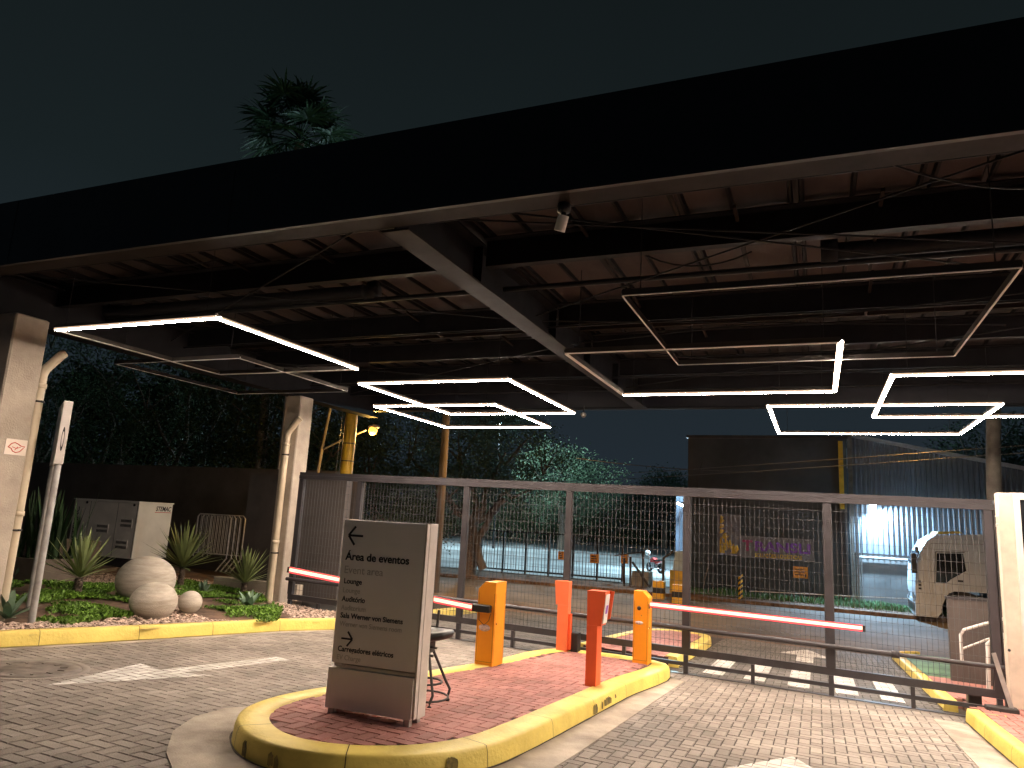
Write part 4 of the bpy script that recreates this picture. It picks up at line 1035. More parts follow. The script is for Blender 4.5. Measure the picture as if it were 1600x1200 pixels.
# yellow banded pole beside the wall stub
b = atY(541, 740, 15.5); x = b.x
yp = empty('banded_pole', (x,15.5,gnd(x,15.5)), 'thick yellow pole with pale and orange bands behind the left end of the gate', 'pole')
z1 = atY(541,742,15.5).z; z2 = atY(541,838,15.5).z
for (a, b_, m) in ((z1, 6.5, 'yellow'), (z2, z1-.001, 'post_cream'), (gnd(x,15.5)-.05, z2-.001, 'sign_orange')):
    mb = MB(); mb.tube([(x,15.5,a),(x,15.5,b_)], .155, 18); mb.build('band', MT[m], yp)
for z in (z1+.35, z1+.8): 
    mb = MB(); mb.lathe([(.156,-.012),(.16,-.012),(.16,.012),(.156,.012)], (x,15.5,z), 18); mb.build('strap', MT['steel_dark'], yp)
for dx in (-.36, -.26): 
    mb = MB(); mb.tube([(x+dx-.05,15.6,2.0),(x+dx+.05,15.6,6.5)], .008, 5); mb.build('cable', MT['wire'], yp)
# sodium street lamp
lp = empty('street_lamp', (-12.85,16.6,ZS), 'lit sodium street lamp with a slanting arm left of the yellow pole', 'street lamp')
mb = MB(); mb.tube([atY(497,735,16.6)-Vector((0,0,3.4)), atY(497,735,16.6), atY(505,690,16.6), atY(516,638,16.6), atY(530,560,16.6)], .055, 10, .04); mb.build('pole', MT['pole_conc'], lp)
P0 = atY(503,703,16.6); P1 = atY(572,672,16.6); P2 = atY(584,669,16.6)
mb = MB(); mb.tube([P0, P0.lerp(P1,.5)+Vector((0,0,.03)), P1], .028, 8); mb.build('arm', MT['galv'], lp)
mb = MB(); mb.lathe([(.01,-.18),(.07,-.12),(.11,0),(.08,.14),(.01,.18)], (0,0,0), 14, 'x'); mb.v = [(x+P2.x, y+P2.y, z*.7+P2.z+.03) for x,y,z in mb.v]; hd = mb.build('head', MT['galv'], lp)
mb = MB(); mb.sphere((P2.x-.0,P2.y-.03,P2.z-.07), .12, 14, 10); mb.build('bulb', MT['lamp_sodium'], hd)
l = bpy.data.lights.new('sodium_light', 'POINT'); l.energy = 340; l.color = (1.0,.55,.12); l.shadow_soft_size = .12
lo = bpy.data.objects.new('sodium_light', l); COL.objects.link(lo); lo.location = (P2.x, P2.y-.05, P2.z-.22)
def fill_spot(x, y, z, e, nm='sodium_light', col=(1.0,.50,.13), ang=105, rot=(0,0,0)):  # spot of the added lamps on the utility poles
    l = bpy.data.lights.new(nm, 'SPOT'); l.energy = e; l.color = col; l.spot_size = R(ang); l.spot_blend = .7; l.shadow_soft_size = .12
    lo = bpy.data.objects.new(nm, l); COL.objects.link(lo); lo.location = (x,y,z); lo.rotation_euler = rot
def upole(px, ybase, Y, r0, r1, m, label, lamp=None, ytop=560):
    b = atY(px[1], ybase, Y); t_ = atY(px[0], ytop, Y)
    t = empty('utility_pole', (b.x,Y,ZS), label, 'pole')
    mb = MB(); d = (t_-b); top = b+d*((7.6-b.z)/d.z) if lamp else t_
    mb.tube([(b.x-.02,Y,ZS), b.lerp(top,.3), b.lerp(top,.65), top], [r0,r0*.95,(r0+r1)/2,r1], 14); mb.build('shaft', MT[m], t)
    if lamp:  # street lamp added above the canopy to light the street
        hx, hy, hz, e = lamp
        mb = MB(); mb.tube([top-Vector((0,0,.5)), Vector(((top.x+hx)/2,(Y+hy)/2,hz+.15)), (hx,hy,hz+.12)], .03, 8); mb.build('added_lamp_arm', MT['galv'], t)
        mb = MB(); mb.lathe([(.01,-.2),(.09,-.12),(.12,0),(.09,.14),(.01,.2)], (0,0,0), 14, 'x'); mb.v = [(x+hx,y+hy,z*.6+hz+.1) for x,y,z in mb.v]; q = mb.build('added_lamp_head', MT['galv'], t)
        mb = MB(); mb.sphere((hx,hy,hz+.03), .08, 12, 8); mb.build('bulb', MT['lamp_sodium'], q)
        fill_spot(hx, hy, hz-.1, e)
upole((703,683), 880, 22.0, .15, .11, 'wood', 'slim brownish wooden pole rising behind the middle of the gate', (-9.2,22.6,7.2,3600))
upole((421,400), 800, 23.0, .22, .17, 'pole_conc', 'thick grey concrete pole behind the black wall')
upole((1553,1551), 860, 17.5, .14, .12, 'pole_conc', 'dark concrete pole in front of the corrugated warehouse at right', (1.2,21.5,7.2,2700))
# overhead wires
for k, (p, q, sag) in enumerate((((1075,728),(1552,694),.12),((1075,736),(1552,704),.15),((900,716),(1075,729),.1))):
    a = atY(*p, 25); b = atY(*q, 25 if k == 2 else 17.5); b2 = b+(b-a)*.6; a2 = a-(b-a)*(1.6 if k < 2 else 0)
    mb = MB(); mb.tube([a2.lerp(b2, t/12)+Vector((0,0,-sag*4*(t/12)*(1-t/12))) for t in range(13)], .011, 5)
    mb.build('overhead_wire', MT['wire'], label=('upper overhead wire crossing in front of the dark building','lower overhead wire crossing in front of the dark building','thin overhead wire against the sky left of the dark building')[k], cat='wire')

# dark building with banner
bd = empty('dark_building', (-1.9,36,ZS), 'plain dark flat-roofed building with company banners facing the street', 'building')
mb = MB(); mb.box(-4.9,1.10,30.6,46,ZS,5.30); wl = mb.build('wall', MT['darkbld'], bd)
mb = MB(); mb.box(-4.96,1.16,30.52,30.7,5.302,5.42); mb.build('parapet', MT['steel_dark'], bd)
mb = MB(); mb.box(-4.6,.98,30.42,30.58,2.50,2.60); mb.box(.80,.98,30.42,30.58,-.9,2.498); mb.build('frame', MT['steel_dark'], bd)
mb = MB(); mb.box(.82,.98,30.40,30.60,2.62,5.2); mb.build('downpipe', MT['yellow'], bd)
mb = MB(); mb.tube([(-4.45,30.5,2.5),(-4.5,30.5,3.6),(-4.3,30.5,4.3)], .02, 6); mb.build('bracket', MT['steel_dark'], bd)
bn = empty('company_banner', (-1.6,30.5,.6), 'wide dark banner with purple lettering and a yellow emblem on the dark building', 'banner')
mb = MB(); mb.box(-3.66,-2.82,30.44,30.50,.64,2.22); b1 = mb.build('emblem_board', MT['banner'], bn)
mb = MB(); mb.box(-2.815,-.14,30.44,30.50,.58,1.42); b2 = mb.build('name_board', MT['banner'], bn)
mb = MB(); yq = 30.435
def st(poly): mb.add([(x, yq, z) for x, z in poly], [tuple(range(len(poly)))])
base = (-3.2, .98)
for k, a in enumerate((150,128,108,88,66)):
    d = Vector((math.cos(R(a)), math.sin(R(a)))); n_ = Vector((-d.y, d.x)); L = (.42,.55,.62,.52,.4)[k]
    q0 = Vector((-3.22,.72)); st([tuple(q0+d*.12-n_*.03), tuple(q0+d*L*.7-n_*.09), tuple(q0+d*L), tuple(q0+d*L*.7+n_*.05)])
st([(-3.60,.70),(-3.40,.70),(-3.46,1.1),(-3.54,1.35),(-3.60,1.2)]); st([(-3.20,.70),(-2.96,.70),(-2.86,.88),(-2.92,1.04),(-3.04,1.02),(-3.12,.86)])
for zc, s in ((1.55,.06),(1.75,.08),(1.95,.06),(2.08,.03)): st([(-3.58-s*.3,zc-.09),(-3.50+s*.3,zc-.07),(-3.48+s,zc+.04),(-3.56,zc+.09)])
st([(-3.50,1.28),(-3.34,1.24),(-3.26,1.36),(-3.36,1.50),(-3.48,1.44)])
mb.build('emblem', MT['yellow'], b1)
text('lettering', 'T', .56, (-2.72, 30.432, .86), MT['magenta'], b2, (R(90),0,0), .002, .02, .38)
text('lettering', 'RANSLI', .50, (-2.30, 30.432, .88), MT['purple'], b2, (R(90),0,0), .002, .018, 2.02)
text('lettering', 'SOLUÇÕES LOGÍSTICAS', .20, (-2.28, 30.432, .64), MT['yellow'], b2, (R(90),0,0), .002, .004, 1.72)
hn = empty('house_number', (-4.5,30.55,2.2), 'small pale building number high on the left of the dark building', 'number')
text('digits', '766', .22, (-4.66,30.57,2.17), MT['banner'], hn, (R(90),0,0), .004, .003, .36)
os_ = empty('warning_sign', (-.62,30.4,-.05), 'small orange rectangular sign low on the dark building', 'sign')
mb = MB(); mb.box(-.88,-.36,30.36,30.40,-.04,.38); mb.build('plate', MT['sign_orange'], os_)
mb = MB()
for r_ in range(3): mb.box(-.82,-.52+.02*r_,30.352,30.358,.26-.1*r_,.29-.1*r_)
mb.box(-.46,-.42,30.352,30.358,.0,.12); mb.build('print', MT['black'], os_)

# corrugated warehouse
wh = empty('corrugated_warehouse', (8,34,ZS), 'pale corrugated metal warehouse with a sloping roof and a floodlit wall', 'warehouse')
Yw = 31.2
def roofz(x): return 5.42-(x-1.45)*.207
mb = MB(); x = 1.30; pit = .17
xs = []
while x < 19:
    xs += [(x, 0), (x+.090, 0), (x+.105, -.065), (x+.140, -.065)]; x += pit
for i in range(len(xs)-1):
    (xa, da), (xb, db) = xs[i], xs[i+1]
    mb.add([(xa,Yw+da,1.02),(xb,Yw+db,1.02),(xb,Yw+db,max(1.1,roofz(xb))),(xa,Yw+da,max(1.1,roofz(xa)))], [(0,1,2,3)])
mb.build('corrugated_wall', MT['corr'], wh)
mb = MB(); mb.box(1.42,19,Yw+.02,Yw+.3,ZS,1.015); mb.build('base_wall', MT['corrbase'], wh)
mb = MB(); mb.tube([(1.42,Yw-.08,.86),(19,Yw-.08,.86)], .05, 8); mb.build('pipe', MT['steel_pale'], wh)
mb = MB(); mb.beam((1.3,Yw-.08,roofz(1.3)+.06),(19,Yw-.08,roofz(19)+.06), .12,.14); mb.beam((1.3,Yw+8,roofz(1.3)+.06),(19,Yw+8,roofz(19)+.06), .12,.14)
mb.add([(1.3,Yw,roofz(1.3)+.05),(19,Yw,roofz(19)+.05),(19,Yw+14,roofz(19)+.05),(1.3,Yw+14,roofz(1.3)+.05)], [(0,1,2,3)]); mb.build('roof', MT['steel_pale'], wh)
mb = MB(); mb.box(1.14,1.30,30.7,30.86,ZS,5.5); mb.build('corner_post', MT['pole_conc'], wh)
mb = MB()
for k in range(5): mb.tube([(1.18+k*.075,30.35,ZS+.1),(1.18+k*.075,30.35,2.35)], .026, 6)
mb.build('conduits', MT['steel_pale'], wh)
fl = empty('floodlight', (1.98,30.9,2.9), 'lit cold white floodlight mounted on the corrugated warehouse wall', 'floodlight')
mb = MB(); mb.box(1.82,2.14,30.86,31.12,2.86,2.94); mb.build('housing', MT['black'], fl)
mb = MB(); mb.box(1.86,2.10,30.88,31.10,2.83,2.858); mb.build('lens', MT['lamp_cold'], fl)
l = bpy.data.lights.new('flood_light', 'SPOT'); l.energy = 4200; l.color = (.42,.72,1.0); l.spot_size = R(165); l.spot_blend = .5; l.shadow_soft_size = .08
lo = bpy.data.objects.new('flood_light', l); COL.objects.link(lo); lo.location = (1.98,30.62,2.78); lo.rotation_euler = (R(-8),R(-22),0)
l = bpy.data.lights.new('flood_light', 'POINT'); l.energy = 30; l.color = (.5,.78,1.0); l.shadow_soft_size = .08
lo = bpy.data.objects.new('flood_light', l); COL.objects.link(lo); lo.location = (1.98,30.9,2.6)
# neighbouring dark mass of trees behind warehouse comes with the trees below

# grass verge in front of the buildings
mb = MB(); cnt = 0
while cnt < 9000:
    x = random.uniform(-5.0, 9); y = random.uniform(28.6, 30.4)
    zc = ZS+.12+.02; hgt = .16+.22*max(0, noise.noise(Vector((x*.8, y*.8, 0)))+.25)
    if x < .9 and random.random() < .35: continue
    a = random.uniform(0,6.28); d = Vector((.35*math.cos(a), .35*math.sin(a), 1)); mb.leaf((x,y,zc-.02), d, hgt*random.uniform(.6,1.4), .02, .25); cnt += 1
mb.build('tall_grass', MT['grass'], kind='stuff')
mb = MB(); mb.beam((-2.3,28.4,ZS+.42),(2.8,28.2,ZS+.62),.02,.02); mb.build('barrier_rope', MT['white'], label='thin pale rope strung along the grass verge', cat='rope')
mb = MB(); mb.tube([(3.0*1.0,28.0,ZS),(2.95,28.0,.3),(2.98,28.0,.85)], .03, 6); mb.build('stake', MT['wood'], label='thin dark stake standing in the grass before the warehouse', cat='stake')
p = atY(1157, 925, 28.2)
sp = empty('striped_post', (p.x,28.2,ZS+.1), 'short post with black and yellow stripes before the dark building', 'post')
z = ZS+.05; k = 0
while z < -.05:
    mb = MB(); mb.v = []; mb.tube([(p.x,28.2,z),(p.x,28.2,z+.088)], .08, 12); mb.v = [(x,y,zz_+(x-p.x)*.8) for x,y,zz_ in mb.v]; mb.build('stripe', MT['yellow' if k%2 else 'black'], sp); z += .09; k += 1
# twig shrub and thin bare branch before the building
mb = MB(); a = atY(1098,935,29.5); b = atY(1106,870,29.5); mb.tube([a, a.lerp(b,.4)+Vector((-.03,0,0)), a.lerp(b,.8)+Vector((.05,0,0)), b], .035, 6, .012); mb.tube([a.lerp(b,.5), a.lerp(b,.9)+Vector((.2,0,.2))], .015, 5, .005)
mb.build('sapling', MT['trunk'], label='thin bare sapling in the grass at the left of the dark building', cat='sapling')

# striped concrete blocks, guard hut etc. at the lot entrance
def sblock(px, py, ytop, wpx, Y, label):
    p = atY(px, py, Y); q = atY(px, ytop, Y); wd = wpx*Y*.98/FPX*1.0
    t = empty('striped_block', (p.x,Y,ZS), label, 'concrete block', 'striped concrete blocks at the lot entrance')
    z0 = p.z; h = (q.z-p.z)/4.1
    zs_ = [z0, z0+h*1.3, z0+h*2.6, z0+h*4.1]
    for k in range(3):
        mb = MB(); mb.bbox(p.x-wd/2,p.x+wd/2,Y,Y+wd,zs_[k],zs_[k+1]-.002,.005); mb.build('stripe', MT['yellow' if k != 1 else 'black'], t)
sblock(1028, 936, 908, 17, 26.8, 'left one of two blocks striped yellow and black')
sblock(1060, 943, 914, 20, 25.8, 'right block striped yellow and black, partly behind the gate post')
mb = MB(); p = atY(1059,935,28.4); q = atY(1052,860,28.4)
mb.add([(p.x-.3,28.4,ZS+.1),(p.x+.35,28.4,ZS+.1),(p.x+.35,28.4,q.z-.1),(p.x+.1,28.4,q.z),(p.x-.12,28.4,q.z-.02),(p.x-.3,29.0,ZS+.1),(p.x+.35,29.0,ZS+.1),(p.x+.35,29.0,q.z-.1),(p.x+.1,29.0,q.z),(p.x-.12,29,q.z-.02)],
       [(0,1,2,3,4),(9,8,7,6,5),(4,3,8,9),(3,2,7,8),(0,4,9,5),(2,1,6,7)])
tr = empty('covered_booth', (p.x,28.7,ZS), 'pale covered booth with a yellow lower half next to the lot entrance', 'booth')
mb.build('cover', MT['tarp'], tr)
mb = MB(); mb.box(p.x-.31,p.x+.36,28.38,29.02,ZS+.1,ZS+.95); mb.build('lower_panel', MT['yellow'], tr)
# dark post and framework at the lot entrance
def bar(root, name, pts, r, m='steel_dark'): mb = MB(); mb.tube(pts, r, 6); mb.build(name, MT[m], root)
en = empty('entrance_frame', (-6.6,29.3,ZS), 'dark metal door frame with a diagonal prop at the lot entrance', 'frame')
Y = 29.4
for px, y0, y1 in ((975,872,928),(985,870,922),(1005,862,908)):
    a = atY(px,y1,Y); b = atY(px,y0,Y); bar(en, 'post', [(a.x,Y,ZS+.1),(b.x,Y,b.z)], .05)
a = atY(960,868,Y); b = atY(1006,862,Y); bar(en, 'top_bar', [a, b], .03)
a = atY(988,878,Y); b = atY(1016,918,Y); bar(en, 'prop', [a, b], .05)
a = atY(1036,925,28); b = atY(1037,872,28); c = atY(1052,862,28)
mb = MB(); mb.tube([(a.x,28,ZS+.1),(b.x,28,b.z),c], .055, 6); mb.build('gate_post', MT['steel_dark'], label='dark leaning post left of the pale covered booth', cat='post')
p = atY(1000,920,29.8); q = atY(1000,893,29.8)
mb = MB(); mb.bbox(p.x-.35,p.x+.35,29.8,30.5,ZS+.05,q.z,.02); mb.build('concrete_block', MT['concrete'], label='plain grey concrete block beside the lot entrance frame', cat='concrete block')
# lot gate
lg = empty('lot_gate', (-10.5,30.9,ZS), 'dark barred sliding gate in front of the floodlit parking lot', 'gate')
gx0_, gx1_ = atY(752,860,30.9).x, atY(972,900,30.9).x
zt0 = 1.0; zb0 = -.70
mb = MB(); mb.box(gx0_,gx1_,30.87,30.93,zb0,zb0+.07); mb.build('bottom_rail', MT['black'], lg)
mb = MB(); mb.box(gx0_,gx1_,30.87,30.93,zt0,zt0+.05); mb.build('top_rail', MT['black'], lg)
mb = MB()
x = gx0_
while x < gx1_: mb.box(x-.008,x+.008,30.89,30.91,zb0+.07,zt0); x += .135
mb.build('bars', MT['black'], lg)
x = gx0_
while x <= gx1_+.1: 
    mb = MB(); mb.box(x-.035,x+.035,30.86,30.94,zb0-.2,zt0+.05); mb.build('post', MT['black'], lg); x += (gx1_-gx0_)/6
def ysign(px, py, wpx, hpx, label, m='sign_orange'):
    a = atY(px-wpx/2,py+hpx/2,30.8); b = atY(px+wpx/2,py-hpx/2,30.8)
    t = empty('warning_sign', (a.x,30.8,a.z), label, 'sign', 'warning signs on the lot gate')
    mb = MB(); mb.box(a.x,b.x,30.79,30.82,a.z,b.z); mb.build('plate', MT[m], t)
    mb = MB(); h = b.z-a.z
    for k in range(3): mb.box(a.x+.06,b.x-.08-.03*k,30.78,30.788,a.z+h*(.2+.25*k),a.z+h*(.3+.25*k))
    mb.build('print', MT['black'], t)
ysign(877,868,10,12,'small yellow warning sign furthest left on the lot gate')
ysign(929,873,15,13,'larger yellow warning sign in the middle of the lot gate')
ysign(976,873,12,14,'small orange warning sign at the right end of the lot gate')
# floodlight post in lot
Yp = 40.0; b = atY(1066,860,Yp)
fp = empty('floodlight_post', (b.x,Yp,ZS+.2), 'dark blue post carrying a cold white floodlight at the lot', 'floodlight')
mb = MB(); mb.box(b.x-.35,b.x+.35,Yp,Yp+.5,ZS,3.35); mb.build('post', MT['blue_metal'], fp)
q = atY(1065,788,Yp-.6)
mb = MB(); mb.beam((q.x+.1,Yp,q.z+.1),(q.x-.3,Yp-.7,q.z+.08), .12,.08); mb.build('arm', MT['black'], fp)
mb = MB(); mb.beam(q+Vector((-.22,0,.06)), q+Vector((.14,0,-.10)), .22, .10); mb.build('lamp', MT['lamp_cold'], fp)
l = bpy.data.lights.new('flood_light', 'SPOT'); l.energy = 2200; l.color = (.50,.80,1.0); l.spot_size = R(160); l.spot_blend = .6; l.shadow_soft_size = .2
lo = bpy.data.objects.new('flood_light', l); COL.objects.link(lo); lo.location = q+Vector((-1.0,-.8,-.2)); lo.rotation_euler = (R(10),R(40),0)
fp = empty('floodlight', (-5.1,39,4.6), 'unseen cold floodlight added on the side wall of the dark building facing the lot', 'floodlight')
mb = MB(); mb.box(-5.35,-4.91,38.8,39.2,4.55,4.65); mb.build('bracket', MT['black'], fp)  # floodlight added out of view to brighten the lot and trees
mb = MB(); mb.box(-5.40,-5.36,38.8,39.2,4.4,4.7); mb.build('lamp', MT['lamp_cold'], fp)
l = bpy.data.lights.new('flood_light', 'POINT'); l.energy = 4600; l.color = (.55,.88,1.0); l.shadow_soft_size = .2
lo = bpy.data.objects.new('flood_light', l); COL.objects.link(lo); lo.location = (-6.2,39,5.2)
fp = empty('floodlight_post', (-23,52,ZS+.2), 'tall floodlight mast added to light the lot, mostly hidden by the large twisted tree', 'floodlight')
mb = MB(); mb.tube([(-23,52,ZS),(-23,52,9.0)], .07, 8); mb.build('mast', MT['black'], fp)  # mast added behind the tree to brighten the left of the lot
mb = MB(); mb.box(-23.2,-22.8,51.7,51.95,8.8,9.0); mb.build('lamp', MT['lamp_cold'], fp)
l = bpy.data.lights.new('flood_light', 'POINT'); l.energy = 9500; l.color = (.60,.88,1.0); l.shadow_soft_size = .3
lo = bpy.data.objects.new('flood_light', l); COL.objects.link(lo); lo.location = (-22.6,51,8.6)

# motorcycle
mp = atY(1018,903,36.5); mz = ZS+.18; mx = mp.x-.25; my = 38.5
mt_ = empty('motorcycle', (mx,my,mz), 'small red motorcycle parked in the lot with a helmet on its mirror', 'motorcycle')
for dx, nm in ((-.62,'wheel'),(.62,'wheel')):
    mb = MB(); mb.lathe([(.21,-.04),(.29,-.045),(.31,0),(.29,.045),(.21,.04)], (mx+dx,my,mz+.31), 20, 'y'); wr = mb.build(nm, MT['rubber'], mt_)
    mb = MB(); mb.lathe([(.03,-.03),(.2,-.012),(.21,0),(.2,.012),(.03,.03)], (mx+dx,my,mz+.31), 20, 'y'); mb.build('rim', MT['chrome'], wr)
mb = MB(); mb.prismY([(mx-.35,mz+.62),(mx+.1,mz+.62),(mx+.12,mz+.78),(mx-.05,mz+.90),(mx-.3,mz+.88)], my-.13, my+.13); mb.build('tank', MT['red'], mt_)
mb = MB(); mb.prismY([(mx+.08,mz+.70),(mx+.72,mz+.76),(mx+.75,mz+.84),(mx+.1,mz+.80)], my-.12, my+.12); mb.build('seat', MT['black'], mt_)
mb = MB(); mb.prismY([(mx+.2,mz+.55),(mx+.6,mz+.68),(mx+.72,mz+.76),(mx+.15,mz+.69)], my-.1, my+.1); mb.build('side_panel', MT['red'], mt_)
mb = MB(); mb.box(mx-.2,mx+.15,my-.14,my+.14,mz+.28,mz+.58); mb.build('engine', MT['chrome'], mt_)
mb = MB(); mb.tube([(mx-.62,my+.08,mz+.31),(mx-.42,my+.08,mz+.95)], .025, 6); mb.tube([(mx-.62,my-.08,mz+.31),(mx-.42,my-.08,mz+.95)], .025, 6); mb.build('fork', MT['chrome'], mt_)
mb = MB(); mb.tube([(mx-.36,my-.34,mz+1.0),(mx-.42,my-.1,mz+1.03),(mx-.42,my+.1,mz+1.03),(mx-.36,my+.34,mz+1.0)], .015, 6); mb.build('handlebar', MT['black'], mt_)
mb = MB(); mb.tube([(mx,my-.16,mz+.25),(mx+.7,my-.17,mz+.33)], .04, 8); mb.build('exhaust', MT['chrome'], mt_)
mb = MB(); mb.sphere((mx-.5,my-.02,mz+.86), .08, 10, 8); mb.build('headlight', MT['chrome'], mt_)
mb = MB(); mb.sphere((mx-.42,my-.25,mz+1.13), .14, 14, 10); hm = mb.build('helmet', MT['white'], label='pale helmet hanging on the handlebar of the red motorcycle', cat='helmet')

mt_.rotation_euler = (0,0,R(-46)); mt_.scale = (.86,.86,.86)
v_ = Vector((-.42*.86,-.25*.86,1.13*.86)); v_.rotate(mt_.rotation_euler); hm.location = Vector((mx,my,mz))+v_-Vector((0,0,.12))
# truck cab
tk = empty('truck', (4.0,28.2,ZS), 'cream white truck cab facing left, partly hidden by the ramp wall', 'truck')
ty0_, ty1_ = 27.5, 29.8
prof = [(2.93,-.50),(2.90,.05),(2.96,.84),(3.10,1.25),(3.30,1.60),(3.58,1.80),(4.95,1.90),(5.02,1.82),(5.02,.08),(4.0,.06),(3.84,-.02),(3.74,-.18),(3.66,-.36),(3.62,-.52)]
mb = MB(); mb.prismY(prof, ty0_, ty1_); bdy = mb.build('cab', MT['truckwhite'], tk)
mb = MB(); mb.prismY([(2.885,-.80),(2.885,-.30),(3.60,-.30),(3.62,-.62),(3.5,-.80)], ty0_+.02, ty1_-.02); bp_ = mb.build('bumper', MT['truckwhite'], tk)
mb = MB(); mb.box(2.872,2.884,ty0_+.2,ty1_-.2,-.66,-.42); mb.build('bumper_grille', MT['black'], bp_)
mb = MB(); mb.prismY([(2.925,.86),(3.07,1.26),(3.11,1.24),(2.97,.86)], ty0_+.12, ty1_-.12); mb.build('windscreen', MT['glass'], tk)
mb = MB(); mb.prismY([(3.50,.30),(3.56,1.22),(4.30,1.26),(4.36,.72),(3.92,.42),(3.80,.30)], ty0_-.008, ty0_-.002); sw = mb.build('side_window', MT['glass'], tk)
mb = MB(); mb.beam((3.46,ty0_-.012,.26),(3.52,ty0_-.012,1.26),.02,.03); mb.beam((3.52,ty0_-.012,1.26),(4.34,ty0_-.012,1.30),.02,.03); mb.build('window_frame', MT['steel_dark'], sw)
mb = MB()
for (a, b) in (((3.40,-.2),(3.36,1.5)),((4.45,-.0),(4.42,1.5)),((3.40,1.52),(4.95,1.58))): mb.beam((a[0],ty0_-.003,a[1]),(b[0],ty0_-.003,b[1]),.004,.014)
mb.build('door_seam', MT['steel_dark'], bdy)
mb = MB(); mb.bbox(2.80,2.95,ty0_-.30,ty0_-.05,.55,1.18,.02); mb.bbox(2.93,3.02,ty0_-.28,ty0_-.06,1.2,1.40,.02); mb.build('mirror', MT['black'], tk)
mb = MB(); mb.box(4.10,4.26,ty0_-.014,ty0_-.002,.36,.42); mb.build('door_handle', MT['black'], tk)
for k in range(3):
    mb = MB(); mb.box(2.99,3.08,ty0_-.012,ty0_-.002,.04+.11*k,.10+.11*k); mb.build('side_vent', MT['black'], tk)
mb = MB(); mb.box(2.86,2.882,ty0_+.15,ty0_+.55,-.28,-.08); mb.box(2.86,2.882,ty1_-.55,ty1_-.15,-.28,-.08); mb.build('headlight', MT['chrome'], tk)
for (cx_, cy_) in ((4.33,ty0_+.12),(4.33,ty1_-.12),(7.2,ty0_+.12)):
    mb = MB(); mb.lathe([(.26,-.14),(.47,-.15),(.50,-.10),(.50,.10),(.47,.15),(.26,.14)], (cx_,cy_,ZS+.50), 28, 'y'); wr = mb.build('wheel', MT['rubber'], tk)
    mb = MB(); mb.lathe([(.02,-.10),(.12,-.12),(.22,-.08),(.262,-.13)], (cx_,cy_,ZS+.50), 24, 'y'); mb.build('rim', MT['steel_pale'], wr)
mb = MB(); mb.box(3.7,8.6,ty0_+.5,ty0_+.7,-.35,-.1); mb.box(3.7,8.6,ty1_-.7,ty1_-.5,-.35,-.1); mb.box(5.05,5.5,ty0_+.1,ty1_-.1,-.55,.0); mb.build('chassis', MT['steel_dark'], tk)
mb = MB(); mb.box(4.9,5.4,ty0_+.05,ty0_+.5,.15,.32); mb.build('air_tank', MT['black'], tk)
mb = MB(); mb.prismY([(3.62,1.82),(3.70,1.92),(4.30,1.96),(4.40,1.90)], ty0_+.4, ty1_-.4); mb.build('roof_visor', MT['yellow'], tk)

# ================================================================== TREES AND PALM
def crown(mb, blobs, n, ls, clump=.5, per=26):
    tot = sum(b[3]*b[4]*b[5] for b in blobs)
    for (cx, cy, cz, rx, ry, rz) in blobs:
        k = max(3, int(n*rx*ry*rz/tot/per))
        for _ in range(k):
            v = Vector((random.gauss(0,1), random.gauss(0,1), random.gauss(0,1))).normalized()*(random.uniform(.35,1.0)**.5)
            c = Vector((cx+v.x*rx, cy+v.y*ry, cz+v.z*rz)); cr_ = clump*random.uniform(.6,1.4)
            for _ in range(per):
                p = c+Vector((random.gauss(0,.5), random.gauss(0,.5), random.gauss(0,.42)))*cr_
                a = Vector((random.uniform(-1,1), random.uniform(-1,1), random.uniform(-.9,.3))).normalized(); s = a.cross(Vector((random.uniform(-1,1),random.uniform(-1,1),random.uniform(-1,1)))).normalized()
                L = ls*random.uniform(.6,1.3); q = p+a*L
                mb.add([p, p.lerp(q,.5)-s*L*.26, q, p.lerp(q,.5)+s*L*.26], [(0,1,2,3)])
def limb(mb, a, b, r0, r1, k=6, wob=.15):
    a, b = Vector(a), Vector(b); pts = []
    for i in range(k+1):
        t = i/k; p = a.lerp(b, t); 
        if 0 < i < k: p += Vector((random.uniform(-wob,wob), random.uniform(-wob,wob), 0))
        pts.append(p)
    mb.tube(pts, [r0+(r1-r0)*i/k for i in range(k+1)], 8)
def tree(label, bx, by, zb, blobs, n, ls, m, tr=.25, clump=.5, forks=5, group=None, lean=(0,0)):
    t = empty('tree', (bx,by,zb), label, 'tree', group)
    mb = MB(); top = Vector((bx+lean[0], by+lean[1], zb+(min(b[2]-b[5] for b in blobs)-zb)*.7+.8))
    limb(mb, (bx,by,zb-.2), top, tr, tr*.7, 6, .12)
    for b in blobs[:forks]: limb(mb, top, (b[0],b[1],b[2]-b[5]*.1), tr*.5, tr*.15, 5, .25)
    for b in blobs: 
        for _ in range(3): limb(mb, (b[0],b[1],b[2]-b[5]*.4), (b[0]+random.uniform(-.8,.8)*b[3], b[1]+random.uniform(-.8,.8)*b[4], b[2]+random.uniform(0,.8)*b[5]), tr*.2, tr*.06, 3, .1)
    mb.build('trunk', MT['trunk'], t)
    mb = MB(); crown(mb, blobs, n, ls, clump); mb.build('crown', MT[m], t)
def bl(px, py, Y, rx, rz, ry=None):
    p = atY(px, py, Y); return (p.x, Y, p.z, rx, ry or rx, rz)
